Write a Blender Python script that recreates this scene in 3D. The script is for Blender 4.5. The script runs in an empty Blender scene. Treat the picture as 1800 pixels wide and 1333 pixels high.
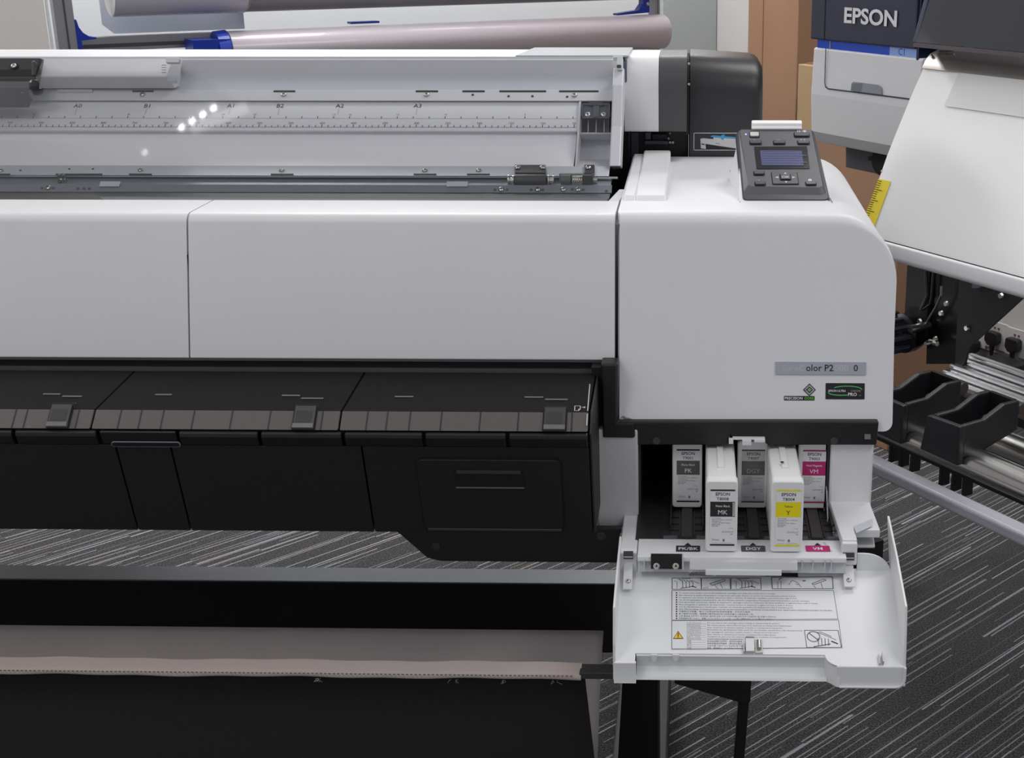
import bpy, bmesh, math, random
from mathutils import Vector, Matrix
random.seed(7)
SC = bpy.context.scene
COL = SC.collection

# ------------------------------------------------------------------ camera
FPX, CX, CY = 2386.0, 1165.0, 666.5          # focal length in pixels, principal point (the photo is cropped off-centre)
_ex = Vector((110165.0, 577.0, -FPX)).normalized()
_dn = Vector(((FPX*FPX - 577.0*7233.0)/110165.0, 7233.0, FPX)).normalized()
_ez = -_dn
_ey = _ez.cross(_ex)
CAM = Vector((0.0, -2.182, 1.37))
def w_of(v):
    v = Vector(v); return Vector((_ex.dot(v), _ey.dot(v), _ez.dot(v)))
cam_data = bpy.data.cameras.new('camera')
cam = bpy.data.objects.new('camera', cam_data); COL.objects.link(cam)
_r, _d, _f = w_of((1, 0, 0)), w_of((0, 1, 0)), w_of((0, 0, 1))
cam.matrix_world = Matrix(((_r.x, -_d.x, -_f.x, CAM.x), (_r.y, -_d.y, -_f.y, CAM.y), (_r.z, -_d.z, -_f.z, CAM.z), (0, 0, 0, 1)))
cam_data.sensor_fit = 'HORIZONTAL'; cam_data.sensor_width = 36.0
cam_data.lens = FPX/1800*36
cam_data.shift_x = -(CX-900)/1800
cam_data.clip_start = 0.05
SC.camera = cam

# ------------------------------------------------------------------ world, lamps, exposure
world = bpy.data.worlds.new('world'); SC.world = world; world.use_nodes = True
world.node_tree.nodes['Background'].inputs[0].default_value = (0.93, 0.95, 1.0, 1)
world.node_tree.nodes['Background'].inputs[1].default_value = 0.40
def lamp(name, loc, sx, sy, power, col=(1, 0.98, 0.96), rz=0.0, spread=math.pi):
    d = bpy.data.lights.new(name, 'AREA'); d.shape = 'RECTANGLE'; d.size = sx; d.size_y = sy
    d.energy = power; d.color = col; d.spread = spread
    o = bpy.data.objects.new(name, d); COL.objects.link(o); o.location = loc; o.rotation_euler = (0, 0, rz)
    return o
RZ = math.radians(32.7)
lamp('ceiling_light', (-1.3, -1.9, 2.7), 1.2, 0.6, 13, rz=RZ)
lamp('ceiling_light', (1.5, -1.3, 2.7), 1.2, 0.6, 14, rz=RZ)
lamp('ceiling_light', (0.9, 0.5, 2.7), 1.2, 0.6, 18, rz=RZ)
lamp('ceiling_light', (-1.0, 1.9, 2.7), 1.2, 0.6, 40, rz=RZ)
lamp('ceiling_light', (0.2, 3.0, 2.5), 1.2, 0.3, 22, rz=RZ)
lamp('lid_glint_lamp', (-1.285, -0.064, 2.7), 0.17, 0.030, 0.030, rz=math.radians(21))  # small added lamp, shaped to mirror as a streak in the lid
for _i in range(4): lamp('lid_glint_lamp', (-1.385+.030*_i, -0.088+.017*_i, 2.69), 0.018, 0.010, 0.012, rz=math.radians(40))  # tiny added lamps for the bright spots of the lid streak
lamp('lid_glint_lamp', (-1.49, -0.155, 2.69), 0.016, 0.009, 0.004, rz=math.radians(40))  # added lamp for a second, fainter lid glint
lamp('ceiling_light', (-3.2, 0.2, 2.7), 1.2, 0.6, 42, rz=RZ)
SC.view_settings.view_transform = 'Standard'; SC.view_settings.look = 'None'
SC.view_settings.gamma = 1.0; SC.view_settings.use_curve_mapping = False
SC.view_settings.exposure = 0.0

# ------------------------------------------------------------------ measuring helpers: pixel of the photo -> point on a real plane
def ray(px, py): return w_of(((px-CX)/FPX, (py-CY)/FPX, 1.0))
def onY(px, py, Y):
    r = ray(px, py); return CAM + r*((Y-CAM.y)/r.y)
def onZ(px, py, Z):
    r = ray(px, py); return CAM + r*((Z-CAM.z)/r.z)
def onX(px, py, X):
    r = ray(px, py); return CAM + r*((X-CAM.x)/r.x)
def onP(px, py, p, n):
    r = ray(px, py); p = Vector(p); n = Vector(n); return CAM + r*((p-CAM).dot(n)/r.dot(n))

# ------------------------------------------------------------------ materials
MATS = {}
def mat(name, col, rough=0.5, metal=0.0, spec=0.5, bump=0.0, bscale=300.0, emit=0.0, alpha=None, trans=0.0, var=0.0, vscale=6.0, coat=0.0, sheen=0.0):
    if name in MATS: return MATS[name]
    m = bpy.data.materials.new(name); m.use_nodes = True; nt = m.node_tree; N = nt.nodes; L = nt.links
    b = N['Principled BSDF']
    c = (*col, 1)
    b.inputs['Base Color'].default_value = c
    b.inputs['Roughness'].default_value = rough; b.inputs['Metallic'].default_value = metal
    b.inputs['Specular IOR Level'].default_value = spec
    b.inputs['Coat Weight'].default_value = coat
    b.inputs['Sheen Weight'].default_value = sheen
    if emit: b.inputs['Emission Color'].default_value = c; b.inputs['Emission Strength'].default_value = emit
    if trans: b.inputs['Transmission Weight'].default_value = trans
    if alpha is not None: b.inputs['Alpha'].default_value = alpha
    tc = N.new('ShaderNodeTexCoord')
    nz = N.new('ShaderNodeTexNoise'); nz.inputs['Scale'].default_value = vscale; nz.inputs['Detail'].default_value = 4
    L.new(tc.outputs['Object'], nz.inputs['Vector'])
    v = var if var else 0.02
    mx = N.new('ShaderNodeMixRGB'); mx.blend_type = 'MULTIPLY'; mx.inputs[0].default_value = 1.0
    rp = N.new('ShaderNodeValToRGB'); rp.color_ramp.elements[0].position = 0.3; rp.color_ramp.elements[1].position = 0.7
    rp.color_ramp.elements[0].color = (1-v, 1-v, 1-v, 1); rp.color_ramp.elements[1].color = (1, 1, 1, 1)
    L.new(nz.outputs['Fac'], rp.inputs[0]); mx.inputs[1].default_value = c; L.new(rp.outputs[0], mx.inputs[2]); L.new(mx.outputs[0], b.inputs['Base Color'])
    if bump:
        n2 = N.new('ShaderNodeTexNoise'); n2.inputs['Scale'].default_value = bscale; n2.inputs['Detail'].default_value = 2
        L.new(tc.outputs['Object'], n2.inputs['Vector'])
        bp = N.new('ShaderNodeBump'); bp.inputs['Strength'].default_value = bump; bp.inputs['Distance'].default_value = 0.001
        L.new(n2.outputs['Fac'], bp.inputs['Height']); L.new(bp.outputs[0], b.inputs['Normal'])
    MATS[name] = m; return m
def s(r, g, b):   # sRGB 0-255 -> linear
    return tuple(((c/255)/12.92 if c/255 <= 0.04045 else ((c/255+0.055)/1.055)**2.4) for c in (r, g, b))
WHITE = mat('white_plastic', s(229, 229, 232), 0.42, bump=0.08, bscale=900)
WHITE2 = mat('white_plastic_inner', s(228, 229, 232), 0.35)
OFFW = mat('light_grey_plastic', s(205, 206, 210), 0.45)
GREYP = mat('grey_painted_metal', s(196, 200, 206), 0.45)
GREYD = mat('slate_grey_metal', s(120, 126, 134), 0.45)
BLACKT = mat('black_textured_plastic', s(27, 25, 26), 0.50, bump=0.5, bscale=1400)
BLACKP = mat('black_plastic', s(23, 22, 24), 0.42, bump=0.2, bscale=1200)
BLACKG = mat('charcoal_plastic', s(62, 62, 66), 0.45, bump=0.2, bscale=1200)
BLACKM = mat('black_painted_steel', s(30, 30, 32), 0.55)
VOID = mat('deep_black', s(10, 10, 11), 0.7)
STEEL = mat('polished_steel', s(215, 213, 208), 0.22, metal=1.0)
ALU = mat('brushed_aluminium', s(214, 215, 218), 0.33, metal=1.0)
SCREWM = mat('zinc_screw', s(205, 203, 196), 0.25, metal=1.0)
INK = mat('printed_black_ink', s(30, 30, 34), 0.6)
INKG = mat('printed_grey_ink', s(120, 120, 126), 0.6)
INKL = mat('light_grey_ink', s(160, 160, 163), 0.6)
PAPERW = mat('white_label_paper', s(236, 236, 238), 0.5)

# ------------------------------------------------------------------ mesh builder
_txtcache = {}
def glyphs(t, align='CENTER', off=0.0, res=2):
    off = min(off, .012) if t != 'EPSON' or off < .025 else off
    k = (t, align, off, res)
    if k in _txtcache: return _txtcache[k]
    c = bpy.data.curves.new('tmp', 'FONT'); c.body = t; c.align_x = align; c.size = 1.0; c.offset = off; c.resolution_u = res
    o = bpy.data.objects.new('tmp', c); COL.objects.link(o)
    dg = bpy.context.evaluated_depsgraph_get(); dg.update()
    me = bpy.data.meshes.new_from_object(o.evaluated_get(dg))
    vs = [(v.co.x, v.co.y) for v in me.vertices]; fs = [tuple(p.vertices) for p in me.polygons]
    bpy.data.objects.remove(o); bpy.data.curves.remove(c); bpy.data.meshes.remove(me)
    _txtcache[k] = (vs, fs); return vs, fs

class MB:
    def __init__(self): self.v = []; self.f = []; self.m = []; self.nr = set()
    def face(self, pts, m=0):
        b = len(self.v); self.v += [Vector(p) for p in pts]; self.f.append(tuple(range(b, b+len(pts)))); self.m.append(m)
    def raw(self, vs, fs, m=0):
        b = len(self.v); self.v += [Vector(p) for p in vs]
        for f in fs: self.f.append(tuple(i+b for i in f)); self.m.append(m)
        return self
    def prism(self, poly, vec, m=0):
        n = len(poly); vec = Vector(vec); P = [Vector(p) for p in poly]
        vs = P + [p+vec for p in P]
        fs = [tuple(range(n))[::-1], tuple(range(n, 2*n))] + [(i, (i+1) % n, n+(i+1) % n, n+i) for i in range(n)]
        return self.raw(vs, fs, m)
    def prism_x(self, prof, x0, x1, m=0): return self.prism([(x0, y, z) for y, z in prof], (x1-x0, 0, 0), m)
    def prism_y(self, prof, y0, y1, m=0): return self.prism([(x, y0, z) for x, z in prof], (0, y1-y0, 0), m)
    def prism_z(self, prof, z0, z1, m=0): return self.prism([(x, y, z0) for x, y in prof], (0, 0, z1-z0), m)
    def box(self, x0, x1, y0, y1, z0, z1, m=0): return self.prism_x([(y0, z0), (y1, z0), (y1, z1), (y0, z1)], x0, x1, m)
    def obox(self, o, a, b, c, m=0):      # box from corner o with edge vectors a, b, c
        o, a, b, c = map(Vector, (o, a, b, c)); return self.prism([o, o+a, o+a+b, o+b], c, m)
    def sheet_x(self, prof, x0, x1, th, m=0):   # open (y,z) polyline given thickness
        return self.prism_x(prof + offset_line(prof, abs(th))[::-1], x0, x1, m)
    def cyl(self, p0, p1, r, n=24, m=0, r2=None, cap=True):
        p0, p1 = Vector(p0), Vector(p1); a = (p1-p0).normalized(); u = a.orthogonal().normalized(); w = a.cross(u); r2 = r if r2 is None else r2
        vs = [p0+(u*math.cos(2*math.pi*i/n)+w*math.sin(2*math.pi*i/n))*r for i in range(n)] + [p1+(u*math.cos(2*math.pi*i/n)+w*math.sin(2*math.pi*i/n))*r2 for i in range(n)]
        fs = [(i, (i+1) % n, n+(i+1) % n, n+i) for i in range(n)]
        if cap: fs += [tuple(range(n))[::-1], tuple(range(n, 2*n))]
        return self.raw(vs, fs, m)
    def lathe(self, p, a, prof, n=32, m=0):     # prof: (distance along a, radius)
        p, a = Vector(p), Vector(a).normalized(); u = a.orthogonal().normalized(); w = a.cross(u)
        vs = [p+a*d+(u*math.cos(2*math.pi*i/n)+w*math.sin(2*math.pi*i/n))*r for d, r in prof for i in range(n)]
        fs = [(k*n+i, k*n+(i+1) % n, (k+1)*n+(i+1) % n, (k+1)*n+i) for k in range(len(prof)-1) for i in range(n)]
        fs += [tuple(range(n))[::-1], tuple(range((len(prof)-1)*n, len(prof)*n))]
        return self.raw(vs, fs, m)
    def tube(self, pts, r, n=10, m=0):
        P = [Vector(p) for p in pts]; vs = []; u = None
        for i, p in enumerate(P):
            t = (P[min(i+1, len(P)-1)]-P[max(i-1, 0)]).normalized()
            u = t.orthogonal().normalized() if u is None else (u-t*u.dot(t)).normalized()
            w = t.cross(u)
            vs += [p+(u*math.cos(2*math.pi*k/n)+w*math.sin(2*math.pi*k/n))*r for k in range(n)]
        fs = [(k*n+i, k*n+(i+1) % n, (k+1)*n+(i+1) % n, (k+1)*n+i) for k in range(len(P)-1) for i in range(n)]
        fs += [tuple(range(n))[::-1], tuple(range((len(P)-1)*n, len(P)*n))]
        return self.raw(vs, fs, m)
    def text(self, t, o, r, u, size, m=0, align='CENTER', off=0.0, sx=1.0, res=2):
        vs, fs = glyphs(t, align, off, res); o, r, u = Vector(o), Vector(r).normalized(), Vector(u).normalized()
        b = len(self.f)
        self.raw([o + r*(x*size*sx) + u*(y*size) for x, y in vs], fs, m); self.nr.update(range(b, len(self.f))); return self
    def rect(self, o, r, u, x0, x1, y0, y1, m=0, rad=0.0, lift=0.0):   # flat patch in the plane (o; r, u)
        o, r, u = Vector(o), Vector(r).normalized(), Vector(u).normalized(); n = r.cross(u)
        P = [(x0, y0), (x1, y0), (x1, y1), (x0, y1)]
        if rad: P = rounded(P, rad, 4)
        b = len(self.f); self.face([o+r*x+u*y+n*lift for x, y in P], m); self.nr.add(b); return self
    def frame(self, o, r, u, x0, x1, y0, y1, w, m=0, lift=0.0):
        self.rect(o, r, u, x0, x1, y0, y0+w, m, 0, lift); self.rect(o, r, u, x0, x1, y1-w, y1, m, 0, lift)
        self.rect(o, r, u, x0, x0+w, y0, y1, m, 0, lift); self.rect(o, r, u, x1-w, x1, y0, y1, m, 0, lift); return self
    def line(self, o, r, u, pts, w, m=0, lift=0.0):                    # stroke in a plane
        o, r, u = Vector(o), Vector(r).normalized(), Vector(u).normalized(); n = r.cross(u)
        for (xa, ya), (xb, yb) in zip(pts, pts[1:]):
            dx, dy = xb-xa, yb-ya; L = math.hypot(dx, dy) or 1e-9; ax, ay = -dy/L*w/2, dx/L*w/2
            b = len(self.f)
            self.face([o+r*(x)+u*(y)+n*lift for x, y in ((xa-ax, ya-ay), (xb-ax, yb-ay), (xb+ax, yb+ay), (xa+ax, ya+ay))], m); self.nr.add(b)
        return self
    def screw(self, p, n, r=0.0045, m=0, m2=1):   # pan-head screw standing on a surface with normal n
        p, n = Vector(p), Vector(n).normalized()
        self.lathe(p, n, [(0, r), (0.0012, r), (0.0024, r*0.8), (0.0030, r*0.45)], 16, m)
        u = n.orthogonal().normalized(); w = n.cross(u); q = p+n*0.0031
        for a, b in ((u, w), (w, u)): self.face([q+a*r*.4+b*r*.08, q-a*r*.4+b*r*.08, q-a*r*.4-b*r*.08, q+a*r*.4-b*r*.08], m2)
        return self
    def build(self, name, mats, parent=None, bevel=0.0, smooth=False, seg=2, weld=True):
        me = bpy.data.meshes.new(name)
        o = bpy.data.objects.new(name, me); COL.objects.link(o)
        org = Vector((0, 0, 0))
        if parent is not None: org = parent.get('_o') and Vector(parent['_o']) or Vector((0, 0, 0))
        elif self.v:
            xs = [v.x for v in self.v]; ys = [v.y for v in self.v]; zs = [v.z for v in self.v]
            org = Vector(((min(xs)+max(xs))/2, (min(ys)+max(ys))/2, min(zs)))
            o.location = org; o['_o'] = list(org)
        me.from_pydata([v-org for v in self.v], [], self.f)
        if not isinstance(mats, (list, tuple)): mats = [mats]
        for m in mats: me.materials.append(m)
        for i, p in enumerate(me.polygons): p.material_index = min(self.m[i], len(mats)-1)
        if weld and not self.nr:
            bm = bmesh.new(); bm.from_mesh(me); bmesh.ops.recalc_face_normals(bm, faces=bm.faces); bm.to_mesh(me); bm.free()
        elif self.nr:
            bm = bmesh.new(); bm.from_mesh(me); bm.faces.ensure_lookup_table()
            fs = [f for i, f in enumerate(bm.faces) if i not in self.nr]
            if fs: bmesh.ops.recalc_face_normals(bm, faces=fs)
            bm.to_mesh(me); bm.free()
        if smooth:
            for p in me.polygons: p.use_smooth = True
            try: me.set_sharp_from_angle(angle=math.radians(38))
            except Exception: pass
        if bevel:
            md = o.modifiers.new('bevel', 'BEVEL'); md.width = bevel; md.segments = seg; md.limit_method = 'ANGLE'; md.angle_limit = math.radians(40)
            md.harden_normals = False
        if parent is not None: o.parent = parent; o['_o'] = list(org)
        return o

def rounded(P, rad, n=5):
    out = []; N = len(P)
    for i in range(N):
        r = rad[i] if isinstance(rad, (list, tuple)) else rad
        p = Vector((P[i][0], P[i][1])); a = Vector((P[i-1][0], P[i-1][1])); b = Vector((P[(i+1) % N][0], P[(i+1) % N][1]))
        if r <= 0: out.append((p.x, p.y)); continue
        da = (a-p).normalized(); db = (b-p).normalized(); c = max(-0.9999, min(0.9999, da.dot(db))); ang = math.acos(c)
        d = min(r/math.tan(ang/2), (a-p).length*0.49, (b-p).length*0.49); rr = d*math.tan(ang/2)
        ctr = p+(da+db).normalized()*(rr/math.sin(ang/2)); s0 = p+da*d-ctr; s1 = p+db*d-ctr
        a0 = math.atan2(s0.y, s0.x); a1 = math.atan2(s1.y, s1.x); dd = (a1-a0+math.pi) % (2*math.pi)-math.pi
        for k in range(n+1): t = a0+dd*k/n; out.append((ctr.x+rr*math.cos(t), ctr.y+rr*math.sin(t)))
    return out
def offset_line(prof, th):
    out = []
    for i in range(len(prof)):
        a = Vector(prof[max(i-1, 0)]); b = Vector(prof[min(i+1, len(prof)-1)]); d = (b-a).normalized()
        out.append((prof[i][0]-d.y*th, prof[i][1]+d.x*th))
    return out
def inset(P, d):
    n = len(P); out = []
    A = sum(P[i][0]*P[(i+1) % n][1]-P[(i+1) % n][0]*P[i][1] for i in range(n)); sg = 1 if A > 0 else -1
    for i in range(n):
        a, p, b = Vector(P[i-1]), Vector(P[i]), Vector(P[(i+1) % n])
        e1 = (p-a).normalized(); e2 = (b-p).normalized()
        n1 = Vector((-e1.y, e1.x))*sg; n2 = Vector((-e2.y, e2.x))*sg; m = (n1+n2)
        m = n1 if m.length < 1e-6 else m.normalized(); k = max(0.4, m.dot(n1)); q = p+m*(d/k); out.append((q.x, q.y))
    return out
def thing(name, loc, label, cat, group=None):
    o = bpy.data.objects.new(name, None); COL.objects.link(o); o.location = loc; o['_o'] = list(loc)
    o.empty_display_size = 0.05; o['label'] = label; o['category'] = cat
    if group: o['group'] = group
    return o
def tag(o, label, cat, group=None):
    o['label'] = label; o['category'] = cat
    if group: o['group'] = group
    return o
def struct(o): o['kind'] = 'structure'; return o
# ================================================================== SETTING
U2 = Vector((0.559, -0.829, 0)); N2 = Vector((-0.829, -0.559, 0)); UP = Vector((0, 0, 1))   # room axes: along / out of the right-hand wall
def carpet_material():
    m = bpy.data.materials.new('striped_carpet'); m.use_nodes = True; nt = m.node_tree; N = nt.nodes; L = nt.links
    b = N['Principled BSDF']; b.inputs['Roughness'].default_value = 0.95; b.inputs['Specular IOR Level'].default_value = 0.15
    b.inputs['Sheen Weight'].default_value = 0.25; b.inputs['Sheen Roughness'].default_value = 0.5
    geo = N.new('ShaderNodeNewGeometry')
    mp = N.new('ShaderNodeMapping'); mp.vector_type = 'POINT'; mp.inputs['Rotation'].default_value = (0, 0, -math.radians(46.1))
    L.new(geo.outputs['Position'], mp.inputs['Vector'])
    def math_(op, a=None, bb=None, c=None):
        n = N.new('ShaderNodeMath'); n.operation = op
        for i, q in enumerate((a, bb, c)):
            if q is None: continue
            if isinstance(q, (int, float)): n.inputs[i].default_value = q
            else: L.new(q, n.inputs[i])
        return n.outputs[0]
    wob = N.new('ShaderNodeTexNoise'); wob.inputs['Scale'].default_value = 160; L.new(geo.outputs['Position'], wob.inputs['Vector'])
    sp = N.new('ShaderNodeSeparateXYZ'); L.new(mp.outputs[0], sp.inputs[0])
    S = sp.outputs[0]; T0 = sp.outputs[1]
    T0 = math_('ADD', T0, math_('MULTIPLY', math_('SUBTRACT', wob.outputs['Fac'], 0.5), 0.0022))
    total = None
    for k, (cell, seg, wd, dens, lo) in enumerate(((0.027, 0.47, 0.0017, 0.55, .35), (0.037, 0.61, 0.0014, 0.50, .2), (0.019, 0.35, 0.0010, 0.45, .1), (0.130, 0.42, 0.0029, 0.40, .5))):
        ti = math_('FLOOR', math_('DIVIDE', T0, cell)); tf = math_('FRACT', math_('DIVIDE', T0, cell))
        r1 = N.new('ShaderNodeTexWhiteNoise'); r1.noise_dimensions = '1D'; L.new(math_('ADD', ti, 17.3*k+3), r1.inputs['W'])
        so = math_('ADD', math_('DIVIDE', S, seg), math_('MULTIPLY', r1.outputs['Value'], 7.0)); si = math_('FLOOR', so)
        r2 = N.new('ShaderNodeTexWhiteNoise'); r2.noise_dimensions = '2D'
        cb = N.new('ShaderNodeCombineXYZ'); L.new(math_('ADD', ti, 5.7*k), cb.inputs[0]); L.new(si, cb.inputs[1]); L.new(cb.outputs[0], r2.inputs['Vector'])
        sc_ = N.new('ShaderNodeSeparateColor'); L.new(r2.outputs['Color'], sc_.inputs[0])
        pos = math_('ADD', math_('MULTIPLY', sc_.outputs[0], 0.7), 0.15)
        dist = math_('MULTIPLY', math_('ABSOLUTE', math_('SUBTRACT', tf, pos)), cell)
        mask = N.new('ShaderNodeMapRange'); mask.interpolation_type = 'SMOOTHSTEP'; L.new(dist, mask.inputs[0])
        mask.inputs[1].default_value = wd*0.55; mask.inputs[2].default_value = wd*1.15; mask.inputs[3].default_value = 1; mask.inputs[4].default_value = 0
        on = math_('LESS_THAN', sc_.outputs[1], dens)
        val = math_('MULTIPLY', math_('MULTIPLY', mask.outputs[0], on), math_('ADD', math_('MULTIPLY', sc_.outputs[2], 1-lo), lo))
        total = val if total is None else math_('MAXIMUM', total, val)
    n1 = N.new('ShaderNodeTexNoise'); n1.inputs['Scale'].default_value = 300; n1.inputs['Detail'].default_value = 3; L.new(geo.outputs['Position'], n1.inputs['Vector'])
    r = N.new('ShaderNodeValToRGB'); r.color_ramp.elements[0].position = 0.42; r.color_ramp.elements[1].position = 0.66
    r.color_ramp.elements[0].color = (0.006, 0.006, 0.007, 1); r.color_ramp.elements[1].color = (0.105, 0.107, 0.115, 1); L.new(n1.outputs['Fac'], r.inputs[0])
    hue = N.new('ShaderNodeTexNoise'); hue.inputs['Scale'].default_value = 14; L.new(geo.outputs['Position'], hue.inputs['Vector'])
    hr = N.new('ShaderNodeValToRGB'); hr.color_ramp.elements[0].color = (0.50, 0.44, 0.42, 1); hr.color_ramp.elements[1].color = (0.47, 0.49, 0.55, 1)
    hr.color_ramp.elements[0].position = .4; hr.color_ramp.elements[1].position = .6; L.new(hue.outputs['Fac'], hr.inputs[0])
    mx = N.new('ShaderNodeMixRGB'); L.new(total, mx.inputs[0]); L.new(r.outputs[0], mx.inputs[1]); L.new(hr.outputs[0], mx.inputs[2]); L.new(mx.outputs[0], b.inputs['Base Color'])
    bp = N.new('ShaderNodeBump'); bp.inputs['Strength'].default_value = 0.6; bp.inputs['Distance'].default_value = 0.003
    L.new(n1.outputs['Fac'], bp.inputs['Height']); L.new(bp.outputs[0], b.inputs['Normal'])
    return m
mb = MB(); mb.box(-4.2, 4.2, -3.4, 4.6, -0.05, 0.0)
struct(mb.build('floor', carpet_material()))
WALLM = mat('painted_wall', s(205, 203, 202), 0.8, bump=0.1, bscale=200, var=0.03)
WALLB = mat('white_wall', s(224, 228, 232), 0.75, bump=0.1, bscale=200, var=0.03)
# corner of the two walls stands at pixel column 1245
T2 = 2.8                                # camera depth of the second printer's ink cover corner
SP0 = CAM + ray(1430, 83)*T2; WALLW = -1.30
_r0 = ray(1245, 80); CORN = CAM + _r0*(((SP0-CAM).dot(N2)+WALLW)/_r0.dot(N2)); CORN.z = 0
mb = MB(); mb.obox(CORN, N2*4.6, -U2*0.1, UP*2.6); struct(mb.build('wall_back', WALLB))
mb = MB(); mb.obox(CORN - U2*0.1, U2*5.6, -N2*0.1, UP*2.6); struct(mb.build('wall_right', WALLM))
mb = MB(); mb.obox(CORN + N2*4.6, U2*3.2, -N2*0.1, UP*2.6)
struct(mb.build('wall_left', mat('cream_wall', s(214, 208, 200), 0.8, var=.03)))
mb = MB(); mb.obox(CORN + N2*0.0 + U2*0.0, U2*5.2, N2*0.012, UP*0.10); struct(mb.build('baseboard_right', WHITE))
mb = MB(); mb.obox(CORN + N2*0.0, N2*4.5, U2*0.012, UP*0.10); struct(mb.build('baseboard_back', WHITE))

# ================================================================== MAIN PRINTER
XL = -1.55
PR = thing('large_format_printer', (-0.4, -0.1, 0.0), 'wide white and black printer filling the foreground, its ink door open', 'printer')
def zy(py, Y, px=700): return onY(px, py, Y).z
XR = onY(1076, 250, 0.0).x           # right end of the print deck
ZT = zy(86, 0.345)
# ---- rear roll cover, white flat top
def PT(row, t, px=700): q = CAM + ray(px, row)*t; return (q.y, q.z)       # point of the deck profile seen on a pixel row, at camera depth t
def XT(px, row, t): return (CAM + ray(px, row)*t).x
ZT = PT(102, 2.19)[1]; YTB = onZ(700, 86, ZT).y; YTF = PT(102, 2.19)[0]
XR = XT(1076, 250, 2.14)
prof = [(YTB, ZT-0.09)] + [(YTB-0.012*(1-math.cos(t)), ZT-0.012*(1-math.sin(t))) for t in (0, .4, .8, 1.2, 1.57)] + [(YTF+.003, ZT), (YTF, ZT-.003), (YTF+.03, ZT-0.09)]
mb = MB(); mb.prism_x(prof, XL, XT(1094, 92, 2.25)); cover = mb.build('roll_cover', WHITE, PR, smooth=True)
mb = MB(); a = onZ(908, 100, ZT).x; b_ = onZ(1106, 100, ZT).x
mb.prism([(a+.012, YTB-.012, ZT+.0005), (b_, YTB-.012, ZT+.0005), (b_, YTF+.006, ZT+.0005), (a, YTF+.006, ZT+.0005)], (0, 0, .003))
mb.build('cover_window', mat('window_reflection_grey', s(150, 162, 172), 0.08, spec=0.8, coat=1.0), PR, bevel=.001)  # pale base colour stands for the reflection on the window
plate = [PT(102.5, 2.192), PT(113, 2.212), PT(122, 2.212), PT(138, 2.200), PT(157.5, 2.186)]
mb = MB(); mb.sheet_x(plate, XL, XR, .003); mb.build('back_plate', GREYP, PR, smooth=True)
fl1 = [PT(157.6, 2.186), PT(158.5, 2.180), PT(176.8, 2.170), PT(178, 2.175)]
mb = MB(); mb.sheet_x(fl1, XL, XR, .003); mb.build('upper_flange', mat('pale_grey_metal', s(214, 215, 218), .42), PR, smooth=True)
rA, rB = PT(178.5, 2.176), PT(230, 2.142)
XD = XT(1017, 250, 2.15)
RULM = mat('ruler_white', s(226, 227, 230), .4)
mb = MB(); mb.sheet_x([rA, rB], XL, XD, .003)
RO = Vector((0, rB[0], rB[1])); RU = Vector((0, rA[0]-rB[0], rA[1]-rB[1])).normalized(); RX = Vector((1, 0, 0)); RN = RX.cross(RU)
def rp(px, py): q = onP(px, py, RO, RN) - RO; return q.x, q.dot(RU)
x50, yl = rp(1009.3, 222); x950, _ = rp(16, 222); mmx = (x50-x950)/900.0
ro = RO + RN*0.0006
y_lo0 = rp(700, 224)[1]; y_lo1 = rp(700, 220.5)[1]; y_up0 = rp(700, 208.5)[1]; y_up1 = rp(700, 205)[1]
mb.rect(ro, RX, RU, XL, x50+.003, y_lo0-.0004, y_lo0+.0002, 2); mb.rect(ro, RX, RU, XL, x50+.003, y_up0-.0005, y_up0, 3)
for k in range(0, 145):
    v = 50+k*10; x = x50-(v-50)*mmx
    if x < -1.25: break
    mb.rect(ro, RX, RU, x-.0005, x+.0005, y_lo0, y_lo1 + (0.0015 if v % 50 == 0 else 0), 1)
    if v % 50 == 0: mb.text(str(v), ro+RX*x+RU*(rp(700, 218.5)[1]), RX, RU, .0058, 2, sx=1.0)
for i in range(2, 62):
    x = rp(923, 205)[0]+(5-i)*25.4*mmx
    if x < -1.25: break
    mb.rect(ro, RX, RU, x-.0005, x+.0005, y_up0, y_up1, 1)
    if i in (5, 10, 13, 16, 17, 22, 24, 30, 36, 44): mb.text(str(i), ro+RX*x+RU*(rp(700, 203.2)[1]), RX, RU, .0050, 2)
for t, px in (('A3', 734), ('A2', 597), ('B2', 492), ('A1', 406), ('B1', 259), ('A0', 136)):
    x, y = rp(px, 189.5); mb.text(t, ro+RX*x+RU*y, RX, RU, .0115, 1)
    x, y = rp(px-1, 191.5); mb.rect(ro, RX, RU, x-.0003, x+.0003, rp(px, 202)[1], y, 3)
mb.build('ruler_plate', [RULM, INK, INKG, INKL], PR)
guide = [PT(229.8, 2.146), PT(231, 2.152), PT(243, 2.150), PT(258, 2.138), PT(276, 2.120), PT(292.5, 2.098)]
mb = MB(); mb.sheet_x(guide, XL, XD-.003, .003); mb.build('paper_guide', mat('guide_white', s(246, 246, 249), .3), PR, smooth=True)
fl2 = [PT(291.8, 2.100), PT(292.5, 2.093), PT(309, 2.064), PT(310.5, 2.069)]
mb = MB(); mb.sheet_x(fl2, XL, XR, .003); mb.build('lower_flange', GREYP, PR, smooth=True)
ch = [PT(310, 2.080), PT(318, 2.066), PT(325.5, 2.048)]
mb = MB(); mb.sheet_x(ch, XL, XR+.004, .003); mb.build('channel', mat('channel_metal', s(150, 156, 164), .3, metal=.4), PR, smooth=True)
rail = [PT(324.8, 2.051), PT(325.6, 2.046), PT(338.5, 2.038), PT(339.2, 2.041)]
mb = MB(); mb.sheet_x(rail, XL, XR+.006, .003); mb.build('rail', GREYD, PR, smooth=True)
tr0 = PT(338.5, 2.044)
mb = MB(); mb.sheet_x([tr0, (-.20, zy(347, -.20)), (-.29, zy(357, -.29))], XL, XR+.004, .003)
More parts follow.
